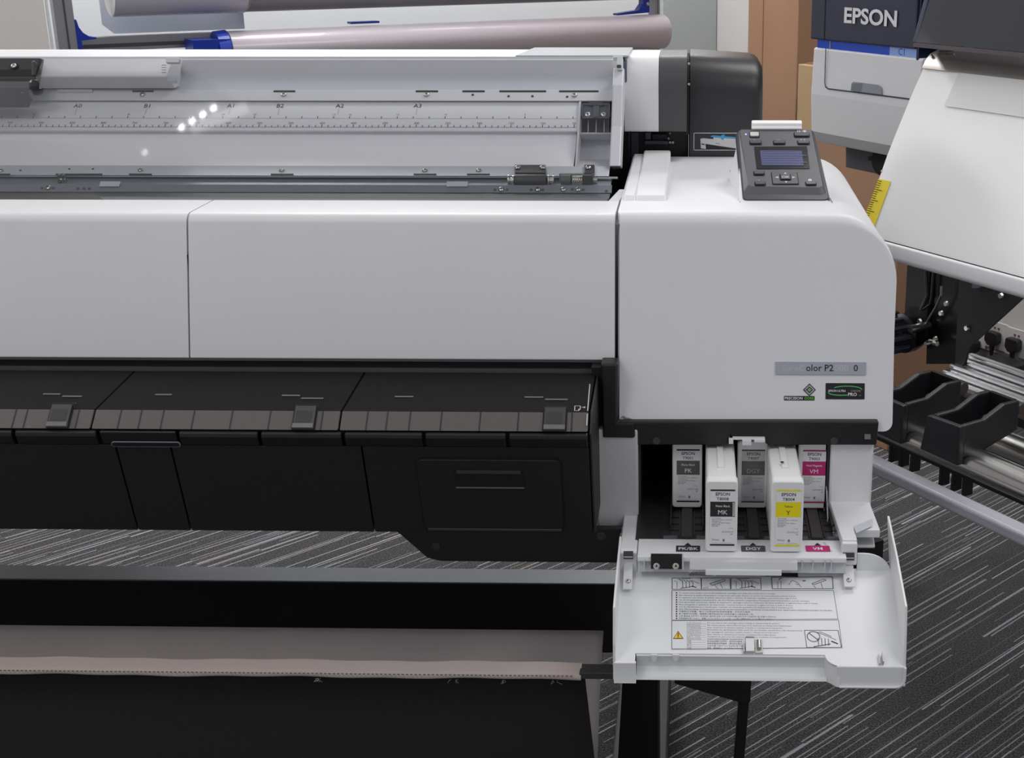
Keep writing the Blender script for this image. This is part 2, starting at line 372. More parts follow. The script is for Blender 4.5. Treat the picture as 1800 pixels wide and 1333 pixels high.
mb.build('trench', mat('trench_slate', s(92, 98, 102), .5), PR)
mb = MB(); mb.prism([onZ(-400, 341, tr0[1]+.002), onZ(165, 341, tr0[1]+.002), onZ(184, 356, tr0[1]+.002), onZ(-400, 356, tr0[1]+.002)], (0, 0, .003)); mb.build('trench_shield', mat('shield_black', s(48, 48, 50), .5), PR)
mb = MB(); mb.box(XL, XR+.02, -0.40, -.10, 0.66, 0.955); mb.box(XL, XR+.02, -.10, YTB-.01, .85, .955); mb.box(XL, XR+.02, YTF+.045, YTB-.01, .955, ZT-.05); mb.build('chassis', VOID, PR)
FN1 = RX.cross(Vector((0, fl1[1][0]-fl1[2][0], fl1[1][1]-fl1[2][1]))).normalized()
FN2 = RX.cross(Vector((0, fl2[1][0]-fl2[2][0], fl2[1][1]-fl2[2][1]))).normalized()
RLN = RX.cross(Vector((0, rail[1][0]-rail[2][0], rail[1][1]-rail[2][1]))).normalized()
F1O = Vector((0, fl1[2][0], fl1[2][1])); F2O = Vector((0, fl2[2][0], fl2[2][1])); RLO = Vector((0, rail[2][0], rail[2][1]))
def slot(p0, p1, y0, y1, O, Nn, dz=.0003):
    q = [onP(p0, y1, O, Nn), onP(p1, y1, O, Nn), onP(p1, y0, O, Nn), onP(p0, y0, O, Nn)]; sb = MB(); sb.prism([a+Nn*dz for a in q], Nn*.0004, 0); sb.build('slot_hole', VOID, PR)
def hole(px, py, O, Nn, r=.002, m=VOID):
    c = onP(px, py, O, Nn)+Nn*.0003; k = MB(); k.cyl(c, c+Nn*.0005, r, 12); k.build('round_hole', m, PR)
for p0, p1 in ((233, 270), (481, 519), (731, 770), (813, 852), (878, 960), (983, 1052)): slot(p0, p1, 159.3, 162.2, F1O, FN1)
for px, py in ((831, 167), (894, 169.5), (936, 169.5), (997, 170.5)): hole(px, py, F1O, FN1)
for p0, p1 in ((-60, 18), (98, 180), (227, 267), (476, 516), (727, 767), (821, 861)): slot(p0, p1, 306, 308.4, F2O, FN2)
for px, py in ((36, 300), (122, 297.5), (163.5, 297.5)): hole(px, py, F2O, FN2, .0018)
def screw_at(px, py, O, Nn, r=.0045, parent=PR, lift=.0004):
    k = MB(); k.screw(onP(px, py, O, Nn)+Vector(Nn).normalized()*lift, Nn, r); k.build('screw', [SCREWM, INK], parent, smooth=True)
for px, py in ((251, 167), (499, 167), (750, 167), (1010, 168)): screw_at(px, py, F1O, FN1)
for px, py in ((1.5, 301.5), (247, 300.5), (495.5, 300.5), (747, 301), (841.5, 300.5)): screw_at(px, py, F2O, FN2)
for px, py in ((85, 331), (881, 334), (945.5, 334), (990.5, 334), (1016, 334)): screw_at(px, py, RLO, RLN, .0045)
HG = mat('hole_grey', s(72, 76, 80), .5)
for px, py in ((74, 331), (94, 331), (137, 332), (148, 332), (157, 332), (870, 334), (891, 334), (934, 334), (954, 334), (1006, 333), (1025, 334), (1066, 336)): hole(px, py, RLO, RLN, .0022, HG)
RLU = RLN.cross(RX); RLU = RLU if RLU.z > 0 else -RLU
for px in (194, 804):
    k = MB(); w0 = onP(px-19, 329.5, RLO, RLN); w1 = onP(px+19, 321, RLO, RLN); t = (w1.x-w0.x); hh_ = (w1-w0).dot(RLU)
    k.obox(w0+RLN*.001, RX*t, RLU*hh_, RLN*.0015, 0)
    k.build('bridge_clip', GREYP, PR)
k = MB(); k.obox(onP(102, 163.5, F1O, FN1)+FN1*.0005, RX*.057, (onP(102, 158.5, F1O, FN1)-onP(102, 163.5, F1O, FN1)), FN1*.003); k.build('flange_tab', OFFW, PR, bevel=.0006)
YC, ZC = PT(317, 2.088)
c = CAM+ray(107, 317)*2.060; k = MB(); k.obox(c+Vector((-.005, 0, -.008)), (.003, 0, 0), (0, .008, 0), (0, 0, .016)); k.obox(c+Vector((.002, 0, -.008)), (.003, 0, 0), (0, .008, 0), (0, 0, .016)); k.cyl(c+Vector((-.006, .004, 0)), c+Vector((.006, .004, 0)), .003, 12)
k.build('spring_clip', SCREWM, PR)
# cut-out well at the right end with screw pocket and ribs
w0x, w1x = XT(1017, 250, 2.15), XR-.001
mb = MB(); mb.sheet_x([PT(178, 2.20), PT(205, 2.20), PT(236, 2.185)], w0x, w1x, .002, 0)
mb.build('well_back', mat('well_dark_grey', s(96, 98, 100), .5), PR)
mb = MB(); mb.sheet_x([PT(233.5, 2.150), PT(235.5, 2.151), PT(247, 2.185), PT(280, 2.165), PT(292, 2.110)], w0x+.002, w1x, .002)
mb.build('well_tray', OFFW, PR, smooth=True)
mb = MB(); mb.prism_x([PT(178, 2.168), PT(230, 2.138), PT(292, 2.096), PT(300, 2.17), PT(178, 2.23)], w0x-.0005, w0x+.0025); mb.build('well_side', OFFW, PR)
PA, PB_ = PT(184, 2.172), PT(210, 2.166)
PO = Vector((0, PB_[0], PB_[1])); PU = Vector((0, PA[0]-PB_[0], PA[1]-PB_[1])).normalized(); PN = RX.cross(PU)
def pq(px, py): return onP(px, py, PO, PN)
POCK = mat('pocket_slate', s(84, 87, 100), .45)
mb = MB(); O = pq(1022, 210); W = pq(1072, 210).x-O.x; H = (pq(1022, 184)-O).length; U = PU; Nn = PN
mb.obox(O, RX*W, U*H, Nn*.002); mb.obox(O, RX*W, U*.0025, Nn*.005); mb.obox(O+U*(H-.0025), RX*W, U*.0025, Nn*.005)
mb.obox(O, RX*.0025, U*H, Nn*.005); mb.obox(O+RX*(W-.0025), RX*.0025, U*H, Nn*.005); mb.obox(O+RX*(W*.42), RX*(W*.2), U*H, Nn*.005)
pk = mb.build('screw_pocket', POCK, PR)
mb = MB(); mb.obox(O+U*(H-.004)+RX*(W*.25), RX*(W*.5), U*.006, Nn*.006); mb.build('pocket_clip', BLACKG, PR)
for px in (1033, 1061):
    k = MB(); k.screw(pq(px, 203)+Nn*.0025, Nn, .0052); k.build('screw', [SCREWM, INK], PR, smooth=True)
for px in (1033, 1047, 1061): mb = MB(); q = CAM+ray(px, 233.5)*2.165; mb.obox(q, RX*.0012, U*(H*.85), Nn*.001); mb.build('pocket_rib', OFFW, PR)
# ---- right end bracket of the deck (white upright)
xb0, xb1 = XT(1076, 200, 2.14), XT(1095, 200, 2.14)
br = [PT(119, 2.165, 1085), PT(150, 2.140, 1085), PT(222, 2.115, 1085), PT(292, 2.072, 1085), PT(297, 2.13, 1085), PT(125, 2.23, 1085)]
mb = MB(); mb.prism_x(br, xb0, xb1); mb.build('deck_bracket', mat('bracket_white', s(206, 206, 212), .4), PR, bevel=.002)
def tb(px0, px1, r0, r1, t, dep, m, name, parent=PR, bev=.0012):     # block facing the camera between pixel columns/rows at depth t
    a = CAM+ray(px0, r1)*t; b = CAM+ray(px1, r0)*t; k = MB(); up = Vector((0, b.y-a.y, b.z-a.z)); nn_ = RX.cross(up).normalized(); k.obox(a, RX*(b.x-a.x), up, -nn_*dep); return k.build(name, m, parent, bevel=bev)
tb(1084, 1094.5, 98, 121, 2.150, .02, WHITE, 'bracket_hook'); tb(1077, 1087, 98, 101.5, 2.150, .02, WHITE, 'bracket_tip'); tb(1084, 1092, 113.5, 119, 2.148, .01, BLACKG, 'bracket_gap')
# ---- pressure roller (black) and geared damper near the right end
def hinge_block(pa, pb, ya, yb, yc, kind):
    lo = CAM+ray(pa, yb)*2.065; hi = CAM+ray(pb, yb)*2.065; w = hi.x-lo.x
    if kind == 'roller':
        m_ = MB(); a = onP(pa, yb+1, F2O, FN2)+FN2*.001; b2 = onP(pa, ya, F2O, FN2)+FN2*.001; m_.obox(a, RX*w, b2-a, FN2*.003)
        P = m_.build('roller_mount', BLACKP, PR, bevel=.001)
        for px in (pa+5, pb-6): screw_at(px, ya+6, F2O, FN2, .0048, P, .0045)
        c = CAM+ray(pa, (yb+yc)/2+1)*2.052; m_ = MB(); m_.lathe(c, RX, [(0, .0090), (.003, .0100), (w-.003, .0100), (w, .0090)], 24); m_.build('roller', BLACKG, P, smooth=True)
        for sx in (-.012, w+.001):
            m_ = MB(); m_.lathe(c+Vector((sx, 0, 0)), RX, [(0, .004), (.002, .0095), (.004, .0095), (.0045, .005), (.008, .005), (.0085, .0085), (.011, .0085)], 20); m_.build('bearing', SCREWM, P, smooth=True)
    else:
        m_ = MB(); a = onP(pb-17, yb+1, F2O, FN2)+FN2*.001; b2 = onP(pb-17, ya, F2O, FN2)+FN2*.001; m_.obox(a, RX*.016, b2-a, FN2*.003)
        P = m_.build('damper_mount', BLACKP, PR, bevel=.001); screw_at(pb-10, ya+6, F2O, FN2, .0048, P, .0045)
        c = CAM+ray(pa, (yb+yc)/2+1)*2.052; m_ = MB(); m_.box(c.x, c.x+w, c.y+.002, c.y+.010, c.z-.008, c.z+.010); m_.build('damper_frame', GREYD, P)
        m_ = MB(); m_.cyl(c+Vector((.003, 0, 0)), c+Vector((.018, 0, 0)), .0095, 20); m_.build('damper_gear', mat('gear_grey', s(88, 92, 92), .4), P, smooth=True)
        m_ = MB()
        for k in range(6): m_.lathe(c+Vector((.019+k*.003, 0, 0)), RX, [(0, .0082), (.0015, .0094), (.003, .0082)], 20)
        m_.build('damper_spring', SCREWM, P, smooth=True)
        m_ = MB(); m_.box(c.x+w-.017, c.x+w-.001, c.y-.009, c.y+.009, c.z-.010, c.z+.010); m_.build('damper_body', BLACKG, P, bevel=.001)
        m_ = MB(); m_.cyl(c+Vector((w-.002, 0, .001)), c+Vector((w+.005, 0, .001)), .005, 16); m_.build('damper_pin', SCREWM, P, smooth=True)
hinge_block(905, 960, 293.5, 307, 327, 'roller')
hinge_block(983, 1044, 293.5, 307, 327, 'damper')
mb = MB(); mb.cyl(CAM+ray(1050, 313)*2.060, CAM+ray(1086, 313.5)*2.060, .0025, 10); mb.build('cross_rod', SCREWM, PR)
# ---- slider beam and black carriage latch at the upper left
bx0, bx1 = XT(-300, 120, 2.15), XT(295, 120, 2.15)
prB = [PT(104, 2.180), PT(134, 2.145), PT(136, 2.145), PT(140, 2.150), PT(155.5, 2.172), PT(150, 2.20), PT(106, 2.20)]
mb = MB(); mb.prism_x(prB, bx0, bx1); mb.build('slider_beam', mat('beam_grey', s(206, 205, 208), .45), PR, bevel=.001)
mb = MB(); prC = [PT(102, 2.165), PT(134, 2.142), PT(142, 2.145), PT(148, 2.152), PT(106, 2.172)]
mb.prism_x(prC, bx1-.003, bx1+.013); bc = mb.build('beam_cap', OFFW, PR, bevel=.002); tb(291, 314, 101, 110, 2.150, .01, OFFW, 'cap_clip', bc)
for k in range(4): r_ = 114+k*4.2; tb(284, 292, r_, r_+1, 2.168-(r_-104)*.00118-.0006, .0005, GREYD, 'cap_groove', bc, 0)
lx1 = XT(57, 120, 2.13)
mb = MB(); prL = [PT(102, 2.145), PT(134, 2.130), PT(136, 2.125), PT(157, 2.125), PT(160, 2.14), PT(104, 2.158)]
mb.prism_x(prL, XL, lx1); lt = mb.build('carriage_latch', mat('latch_black', s(44, 42, 44), .4), PR, bevel=.002, seg=2)
LN = RX.cross(Vector((0, prL[0][0]-prL[1][0], prL[0][1]-prL[1][1]))).normalized(); LO = Vector((0, prL[1][0], prL[1][1]))
k = MB(); c = onP(25, 117, LO, LN); k.lathe(c, LN, [(0, .0068), (.0008, .0068)], 20, 0); k.build('screw_recess', VOID, lt)
k = MB(); k.screw(c+LN*.001, LN, .0045); k.build('screw', [SCREWM, INK], lt, smooth=True)
tb(54, 61, 106, 134, 2.140, .012, BLACKG, 'latch_shoulder', lt, .004); tb(48, 66, 138, 158, 2.118, .012, mat('latch_dark', s(30, 29, 33), .35), 'latch_knob', lt, .006)
lf = tb(-500, 49, 159, 173, 2.135, .02, BLACKP, 'latch_foot', lt, .002)
k = MB(); k.screw(CAM+ray(40, 166)*2.1345, (0, -.95, .3), .0042); k.build('screw', [mat('brass_screw', s(140, 120, 112), .35, metal=1), INK], lt, smooth=True)
# ---- transparent lid over the deck
GL = bpy.data.materials.new('clear_lid_plastic'); GL.use_nodes = True
_n = GL.node_tree.nodes; _l = GL.node_tree.links; _n.remove(_n['Principled BSDF'])
_t = _n.new('ShaderNodeBsdfTransparent'); _t.inputs[0].default_value = (0.985, 0.985, 0.99, 1); _g = _n.new('ShaderNodeBsdfGlossy'); _g.inputs['Roughness'].default_value = 0.04
_fr = _n.new('ShaderNodeFresnel'); _fr.inputs[0].default_value = 1.30; _mx = _n.new('ShaderNodeMixShader'); _l.new(_fr.outputs[0], _mx.inputs[0]); _l.new(_t.outputs[0], _mx.inputs[1]); _l.new(_g.outputs[0], _mx.inputs[2]); _l.new(_mx.outputs[0], _n['Material Output'].inputs[0])
la, lb_ = PT(103, 2.150), PT(341, 2.010)
LIDA, LIDB = Vector((0, *la)), Vector((0, *lb_))
mb = MB(); mb.prism([(XL, LIDB.y, LIDB.z), (xb0-.001, LIDB.y, LIDB.z), (xb0-.001, LIDA.y, LIDA.z), (XL, LIDA.y, LIDA.z)], (0, -.001, .0015))
mb.build('lid_window', GL, PR)
LIDN = RX.cross(LIDA-LIDB).normalized()
for (px_, py_) in ((0, 103), (0, 340), (1076, 103), (1076, 340), (380, 205), (260, 275), (640, 205)):
    q = onP(px_, py_, LIDA, LIDN); d = ray(px_, py_); r = d-2*d.dot(LIDN)*LIDN

# ---- front covers (white)
FT = math.atan2(.057, .187)
zc0, zc1 = zy(352.3, -.28), zy(632.5, -.436)
def cover_prof():
    P = [(-.28, zc0), (-.386, zc0+.001), (-.436, zc1), (-.40, zc1-.001), (-.28, zc0-.04)]
    return rounded(P, [.001, .016, .002, 0, 0], 7)
mb = MB(); xs = onY(331, 500, -.41).x; mb.prism_x(cover_prof(), XL, xs-.0012); mb.build('front_cover', WHITE, PR, smooth=True)
xe = onY(1080.5, 500, -.41).x
mb = MB(); mb.prism_x(cover_prof(), xs+.0012, xe); mb.build('front_cover', WHITE, PR, smooth=True)
mb = MB(); mb.box(XL, xe-.001, -.431, -.39, zc1-.004, zc1+.001); mb.build('cover_lip', mat('lip_grey', s(128, 128, 134), .4), PR)
mb = MB(); mb.box(XL, onY(1054, 648, -.42).x, -.424, -.39, zy(650, -.424), zc1-.003); mb.box(XL, onY(1054, 652, -.43).x, -.432, -.40, zy(655, -.432)-.0, zy(649.5, -.432), 1); mb.build('cover_skirt', [BLACKP, mat('skirt_edge', s(92, 90, 92), .4)], PR)
# ---- right ink unit housing: rounded upper right corner, rounded top front edge, raked face
X0, X1 = onY(1085, 600, -.43).x, onY(1573, 520, -.42).x
ztop = zc0+.003
Yf = -.386; rake = (.436-.386)/(zc0-zc1)
def ub(px, py):                        # pixel on the raked face plane
    return onP(px, py, (0, -.386, zc0), Vector((0, -1, rake*-1)).normalized()*1)
nface = Vector((0, -(zc0-zc1), .05)).normalized()
def uf(px, py): q = onP(px, py, (0, -.388, zc0), nface); return q.x, q.z
zb = uf(1200, 741)[1]; zb2 = uf(1500, 759)[1]
xn0, xn1 = uf(1436, 741)[0], uf(1464, 759)[0]
out = [(X0, ztop)] + [(X1-.078+.078*math.sin(t), ztop-.085+.085*math.cos(t)) for t in [i*math.pi/2/12 for i in range(13)]]
out += rounded([(X1-.002, ztop-.15), (X1-.003, zb2), (xn1, zb2), (xn0, zb), (X0, zb), (X0, ztop-.1)], [0, .012, .012, .016, .003, 0], 5)
out = rounded(out[:1], 0) + out[1:]
def station(inw, back): return [(x, z, inw, back) for x, z in inset(out, inw)] if inw else [(x, z, 0, back) for x, z in out]
RF = .015; stn = [(0, .10, 0.0)]
rings = []
def fy(z): return -.386 - rake*(ztop-z)
for k in range(8):
    t = k/7*math.pi/2; d = RF*(1-math.cos(t)); P = inset(out, d) if d > 1e-6 else out
    P = [(max(x, ox+min(d, .003)) if ox > X0+.001 else ox+min(d, .003), oz if oz < zb+.03 else z) for (x, z), (ox, oz) in zip(P, out)]
    rings.append([Vector((x, fy(z)+RF*(1-math.sin(t)), z)) for x, z in P])
backr = [Vector((x, .098, z)) for x, z in out]
midr = [Vector((x, -.30, z)) for x, z in out]
P = inset([(x, z) for x, z in P], .006); rings.append([Vector((x, fy(z), z)) for x, z in P])
rings = [backr, midr] + rings
vs = [p for r in rings for p in r]; n = len(out)
fs = [(k*n+i, k*n+(i+1) % n, (k+1)*n+(i+1) % n, (k+1)*n+i) for k in range(len(rings)-1) for i in range(n)]
fs += [tuple(range(n))[::-1], tuple(range((len(rings)-1)*n, len(rings)*n))]
mb = MB(); mb.raw(vs, fs); HOUS = mb.build('ink_unit_housing', WHITE, PR, smooth=True)
# raised ridge on the housing top, left
p = [onZ(1133, 264, ztop+.018), onZ(1179, 264, ztop+.018)]
mb = MB(); xr0, xr1 = onZ(1132, 264, ztop+.018).x, onZ(1179, 264, ztop+.018).x; yb_ = onZ(1150, 264, ztop+.018).y
mb.prism_x([(-.300, ztop-.002), (-.285, ztop+.006), (yb_, ztop+.018), (yb_, ztop-.05), (-.300, ztop-.05)], xr0, xr1)
mb.prism_x([(-.300, ztop-.002), (-.285, ztop+.006), (.06, ztop+.011), (.06, ztop-.05), (-.300, ztop-.05)], X0+.003, xr0+.001)
mb.build('housing_ridge', WHITE, PR, bevel=.003)
mb = MB(); a = onY(1078, 334, -.21); mb.prism([(xe-.016, -.275, zc0-.002), (xe-.001, -.275, zc0-.002), (X0+.004, -.19, zc0+.0), (xe+.002-.006, -.19, zc0)], (0, 0, -.05)); mb.build('corner_filler', OFFW, PR)
mb = MB(); mb.box(xe-.004, X0+.004, -.384, -.30, zc1-.01, zc0-.012); mb.build('seam_backing', GREYD, PR)
# badge strip + stickers on the face
def fp(px, py): return onP(px, py, (0, fy(ztop), ztop), nf2)
nf2 = Vector((0, -1.0, rake)).normalized(); FUp = Vector((0, rake*1.0, 1.0)).normalized(); FUp = nf2.cross(RX).normalized()
if FUp.z < 0: FUp = -FUp
def patch(px0, px1, py0, py1): a = fp(px0, py1); b = fp(px1, py0); return a, b.x-a.x, (b-a).dot(FUp)
o, W, H = patch(1363, 1522, 637, 658)
mb = MB(); mb.obox(o+nf2*.0002, RX*W, FUp*H, nf2*.0018, 0)
oo = o+nf2*.0021
mb.text('SureColor', oo+RX*(W*.075)+FUp*(H*.28), RX, FUp, H*.72, 3, 'LEFT')
mb.text('olor P2', oo+RX*(W*.335)+FUp*(H*.28)+nf2*.0001, RX, FUp, H*.74, 1, 'LEFT', off=.012)
mb.text('000', oo+RX*(W*.655)+FUp*(H*.28), RX, FUp, H*.74, 3, 'LEFT', off=.01)
mb.text('0', oo+RX*(W*.862)+FUp*(H*.28), RX, FUp, H*.74, 1, 'LEFT', off=.012)
mb.build('name_badge', [mat('badge_silver', s(176, 180, 190), .3, metal=.3), INK, INKG, mat('badge_pale_letter', s(196, 196, 200), .25)], HOUS)
o, W, H = patch(1378, 1432, 674, 704)
mb = MB(); bh = H*.26; q = o+nf2*.0005
GREEN = mat('sticker_green', s(96, 190, 60), .5); DKG = mat('sticker_dark_green', s(40, 60, 12), .5); BK = mat('sticker_black', s(22, 22, 24), .5)
mb.rect(q, RX, FUp, 0, W, 0, bh, 0, .0006); mb.rect(q, RX, FUp, W*.66, W*.98, bh*.08, bh*.92, 3, 0, .0001)
mb.text('PRECISION', q+RX*(W*.02)+FUp*(bh*.2)+nf2*.0002, RX, FUp, bh*.86, 1, 'LEFT', off=.01, sx=.96)
mb.text('CORE', q+RX*(W*.665)+FUp*(bh*.2)+nf2*.0003, RX, FUp, bh*.86, 4, 'LEFT', off=.01, sx=.92)
cx, cy = W*.83, H*.62
for R_, mm, lf in ((H*.37, 0, .0002), (H*.30, 2, .0003), (H*.20, 0, .0004), (H*.12, 2, .0005), (H*.10, 4, .0006)):
    b0 = len(mb.f); mb.face([q+RX*(cx+dx*R_)+FUp*(cy+dy*R_)+nf2*lf for dx, dy in ((0, -1), (1, 0), (0, 1), (-1, 0))], mm); mb.nr.add(b0)
mb.line(q, RX, FUp, [(cx-H*.27, cy-H*.07), (cx-H*.1, cy+H*.08)], .0007, 0, .0007)
mb.build('square_logo_sticker', [BK, PAPERW, mat('sticker_grey', s(176, 176, 182), .4), DKG, GREEN], HOUS)
o, W, H = patch(1451, 1520, 674, 702); q = o+nf2*.0005
mb = MB(); mb.rect(q, RX, FUp, 0, W, 0, H, 0, .0008)
def arc(cx, cy, rx, ry, a0, a1, n=16): return [(cx+rx*math.cos(a0+(a1-a0)*i/n), cy+ry*math.sin(a0+(a1-a0)*i/n)) for i in range(n+1)]
mb.line(q, RX, FUp, arc(W*.55, H*.60, W*.38, H*.22, math.radians(150), math.radians(0)), .0009, 2, .0002)
mb.line(q, RX, FUp, arc(W*.40, H*.42, W*.33, H*.17, math.radians(175), math.radians(300)), .0010, 2, .0002)
mb.text('EPSON ULTRA', q+RX*(W*.07)+FUp*(H*.46)+nf2*.0003, RX, FUp, H*.185, 1, 'LEFT', off=.02, sx=.90)
mb.text('CHROME', q+RX*(W*.64)+FUp*(H*.46)+nf2*.0003, RX, FUp, H*.175, 3, 'LEFT', sx=.85)
mb.text('PRO', q+RX*(W*.57)+FUp*(H*.21)+nf2*.0004, RX, FUp, H*.29, 1, 'LEFT', off=.02); mb.text('ink', q+RX*(W*.85)+FUp*(H*.22)+nf2*.0003, RX, FUp, H*.11, 3, 'LEFT')
mb.build('ink_logo_sticker', [BK, PAPERW, mat('sticker_mint', s(90, 220, 130), .5), INKL], HOUS)

# ---- control panel on the housing
BASEB = mb = MB()
pb = onZ(1305, 351, ztop+.004); pt_ = onY(1296, 226, -.13)
PBL, PBR = onY(1304, 351, -.30), onY(1461, 351, -.30)
PTL, PTR = onY(1294, 225, -.150), onY(1431, 226, -.150)
PUp = (PTL+PTR-PBL-PBR).normalized(); PUp.x = 0; PUp.normalize(); PNn = RX.cross(PUp)
PH = ((PTL+PTR)*.5-(PBL+PBR)*.5).length
def pl(px, py, lift=0): return onP(px, py, PBL, PNn) + PNn*lift
base = [pl(1298, 348), pl(1457, 348), pl(1428, 232), pl(1300, 232)]
mb.raw([*(b-PNn*.004 for b in base), Vector((base[0].x-.004, -.31, ztop-.002)), Vector((base[1].x+.004, -.31, ztop-.002)), Vector((base[2].x+.004, -.10, ztop-.002)), Vector((base[3].x-.014, -.10, ztop-.002))], [(0, 1, 2, 3), (4, 5, 1, 0), (5, 6, 2, 1), (6, 7, 3, 2), (7, 4, 0, 3), (7, 6, 5, 4)])
mb.build('panel_base', WHITE, PR, bevel=.004)
body = [(pl(1304, 351)), (pl(1461, 351)), (pl(1432, 226)), (pl(1293, 226))]
mb = MB(); cc = sum(body, Vector())/4
xy = [((p-PBL).x, (p-PBL).dot(PUp)) for p in body]; o1 = rounded(xy, [.009, .009, .008, .008], 5)
def ringp(P, lift): return [PBL+RX*x+PUp*y+PNn*lift for x, y in P]
cx_ = sum(x for x, y in o1)/len(o1)
R = [ringp(o1, -.016), ringp(o1, -.006), ringp(inset(o1, .003), -.002)]
vs = [p for r in R for p in r]; n = len(o1)
fs = [(k*n+i, k*n+(i+1) % n, (k+1)*n+(i+1) % n, (k+1)*n+i) for k in range(2) for i in range(n)] + [tuple(range(n))[::-1], tuple(range(2*n, 3*n))]
mb.raw(vs, fs); CP = mb.build('control_panel', mat('panel_charcoal', s(60, 60, 65), .32, bump=.1, bscale=1500), PR, smooth=True)
fc = [pl(1316, 331), pl(1446, 333), pl(1425, 231), pl(1302, 231)]; xy = [((p-PBL).x, (p-PBL).dot(PUp)) for p in fc]; o2 = rounded(xy, [.006, .006, .002, .002], 4)
xy = [((p-PBL).x, (p-PBL).dot(PUp)) for p in (pl(1307, 340), pl(1454, 342), pl(1430, 228), pl(1298, 228))]; o3 = rounded(xy, [.008, .008, .002, .002], 4)
mb = MB(); R = [ringp(o3, -.0025), ringp(o2, .0035)]; n = len(o2); vs = R[0]+R[1]
mb.raw(vs, [(i, (i+1) % n, n+(i+1) % n, n+i) for i in range(n)]+[tuple(range(n))[::-1], tuple(range(n, 2*n))])
mb.build('panel_face', mat('panel_face_grey', s(92, 91, 96), .38), CP, smooth=False, bevel=.0012)
def quadbox(pts, h, m=0, l0=.0036, name=None, mats=None, rad=.0015, parent=CP, extra=None):
    k = MB(); xy = [((p-PBL).x, (p-PBL).dot(PUp)) for p in (pl(*q, l0) for q in pts)]
    k.prism(ringp(rounded(xy, rad, 4), l0), PNn*h, m)
    if extra: extra(k)
    return k.build(name, mats, parent)
def rectpx(px0, px1, py0, py1):
    def f(x, y): return (x + (1165-x)*0.0, y)
    sk = 8.0/110*1.0
    d = lambda x, y: x + ((y-(py0+py1)/2)*((x-1165)/2600+0.045))
    return [(d(px0, py1), py1), (d(px1, py1), py1), (d(px1, py0), py0), (d(px0, py0), py0)]
BTN = mat('button_charcoal', s(78, 78, 84), .3)
scr = quadbox([(1330, 301), (1423, 300.5), (1418, 261.5), (1325.5, 262)], .0008, name='display_bezel', mats=mat('bezel_black', s(16, 15, 18), .12, coat=.5), rad=.001)
def lines(k):
    for i in range(6):
        a = pl(1338+i*.5, 271+i*4, .0056); b = pl(1338+i*.5+62+(i % 3)*8, 271+i*4, .0056); k.obox(a, b-a, PUp*.0007, PNn*.0001, 1)
quadbox([(1339, 295.5), (1412.5, 296), (1409, 270), (1335.5, 269.5)], .0005, l0=.0046, name='display', mats=[mat('lcd_blue', s(84, 86, 124), .12, emit=.12), mat('lcd_text', s(112, 114, 150), .3)], rad=.0002, extra=lines)
def btn(cx, cy, w, h, name='button', m=BTN): 
    quadbox(rectpx(cx-w/2-1.5, cx+w/2+1.5, cy-h/2-1.5, cy+h/2+2), .0003, name='button_recess', mats=VOID, rad=.0022)
    return quadbox(rectpx(cx-w/2, cx+w/2, cy-h/2, cy+h/2), .0022, name=name, mats=m, rad=.002)
btn(1326, 241, 15, 6.5, 'power_button', mat('button_pale', s(206, 202, 204), .35))
for c in ((1409, 241, 25, 6), (1328, 254.5, 19, 5), (1369.5, 254.5, 19, 5), (1412, 254.5, 19, 5), (1334, 308.5, 17, 5), (1336, 326.5, 17, 5), (1425, 326.5, 17, 5)): btn(*c)
quadbox(rectpx(1356, 1403, 306.5, 329), .0003, name='button_recess', mats=VOID, rad=.002)
quadbox(rectpx(1357.5, 1401.5, 307.5, 327.5), .0012, name='arrow_pad', mats=mat('pad_grey', s(84, 83, 88), .35), rad=.0016)
quadbox(rectpx(1370.5, 1390, 311.5, 322), .0008, l0=.005, name='button_recess', mats=VOID, rad=.001)
okb = quadbox(rectpx(1372, 1388.5, 312.5, 321), .0014, l0=.0055, name='ok_button', mats=BTN, rad=.0008)
mb = MB(); PALE = mat('panel_print_white', s(206, 206, 212), .5)
mb.text('OK', pl(1380.5, 320.2, .0072), RX, PUp, .0075, 0, off=.01)
for pts in (((1378, 310.8), (1382.5, 310.8), (1380, 307.6)), ((1379, 323.6), (1384, 323.6), (1381.7, 326.8)), ((1368, 315), (1368, 318.5), (1361.5, 316.8)), ((1392, 315), (1392, 318.5), (1398.5, 316.8))):
    b0 = len(mb.f); mb.face([pl(x, y, .0051) for x, y in pts]); mb.nr.add(b0)
for a, b in (((1401, 232.5), (1403, 236)), ((1404.5, 232.5), (1406.5, 236))): mb.face([pl(a[0], b[1], .0038), pl(b[0], b[1], .0038), pl(b[0], a[1], .0038), pl(a[0], a[1], .0038)])
mb.text('/', pl(1409.5, 236, .0038), RX, PUp, .005); mb.cyl(pl(1414, 234.5, .0036), pl(1414, 234.5, .0039), .0025, 12)
mb.text('1/2', pl(1368, 251, .0038), RX, PUp, .0042); mb.text('A-A', pl(1411, 250.8, .0038), RX, PUp, .0050, off=.01); mb.text('=-', pl(1326, 250.5, .0038), RX, PUp, .004); mb.text('<', pl(1334, 322, .0038), RX, PUp, .005)
mb.cyl(pl(1423.5, 320.5, .0036), pl(1423.5, 320.5, .004), .0028, 14)
mb.build('panel_symbols', PALE, CP)
mb = MB(); mb.cyl(pl(1311, 240, .0034), pl(1311, 240, .0042), .0014, 12); mb.build('power_led', mat('led_blue', s(150, 160, 255), .3, emit=1.5), CP)
mb = MB(); a = pl(1321, 229, .0); w = pl(1409, 229).x-a.x; mb.obox(a+PNn*.0, RX*w, PUp*.009, PNn*.012); mb.obox(a-PUp*.004+PNn*.004, RX*w, PUp*.004, PNn*.003); mb.build('alert_light_bar', mat('lamp_white', s(238, 238, 238), .3, emit=.15), CP, bevel=.0015)
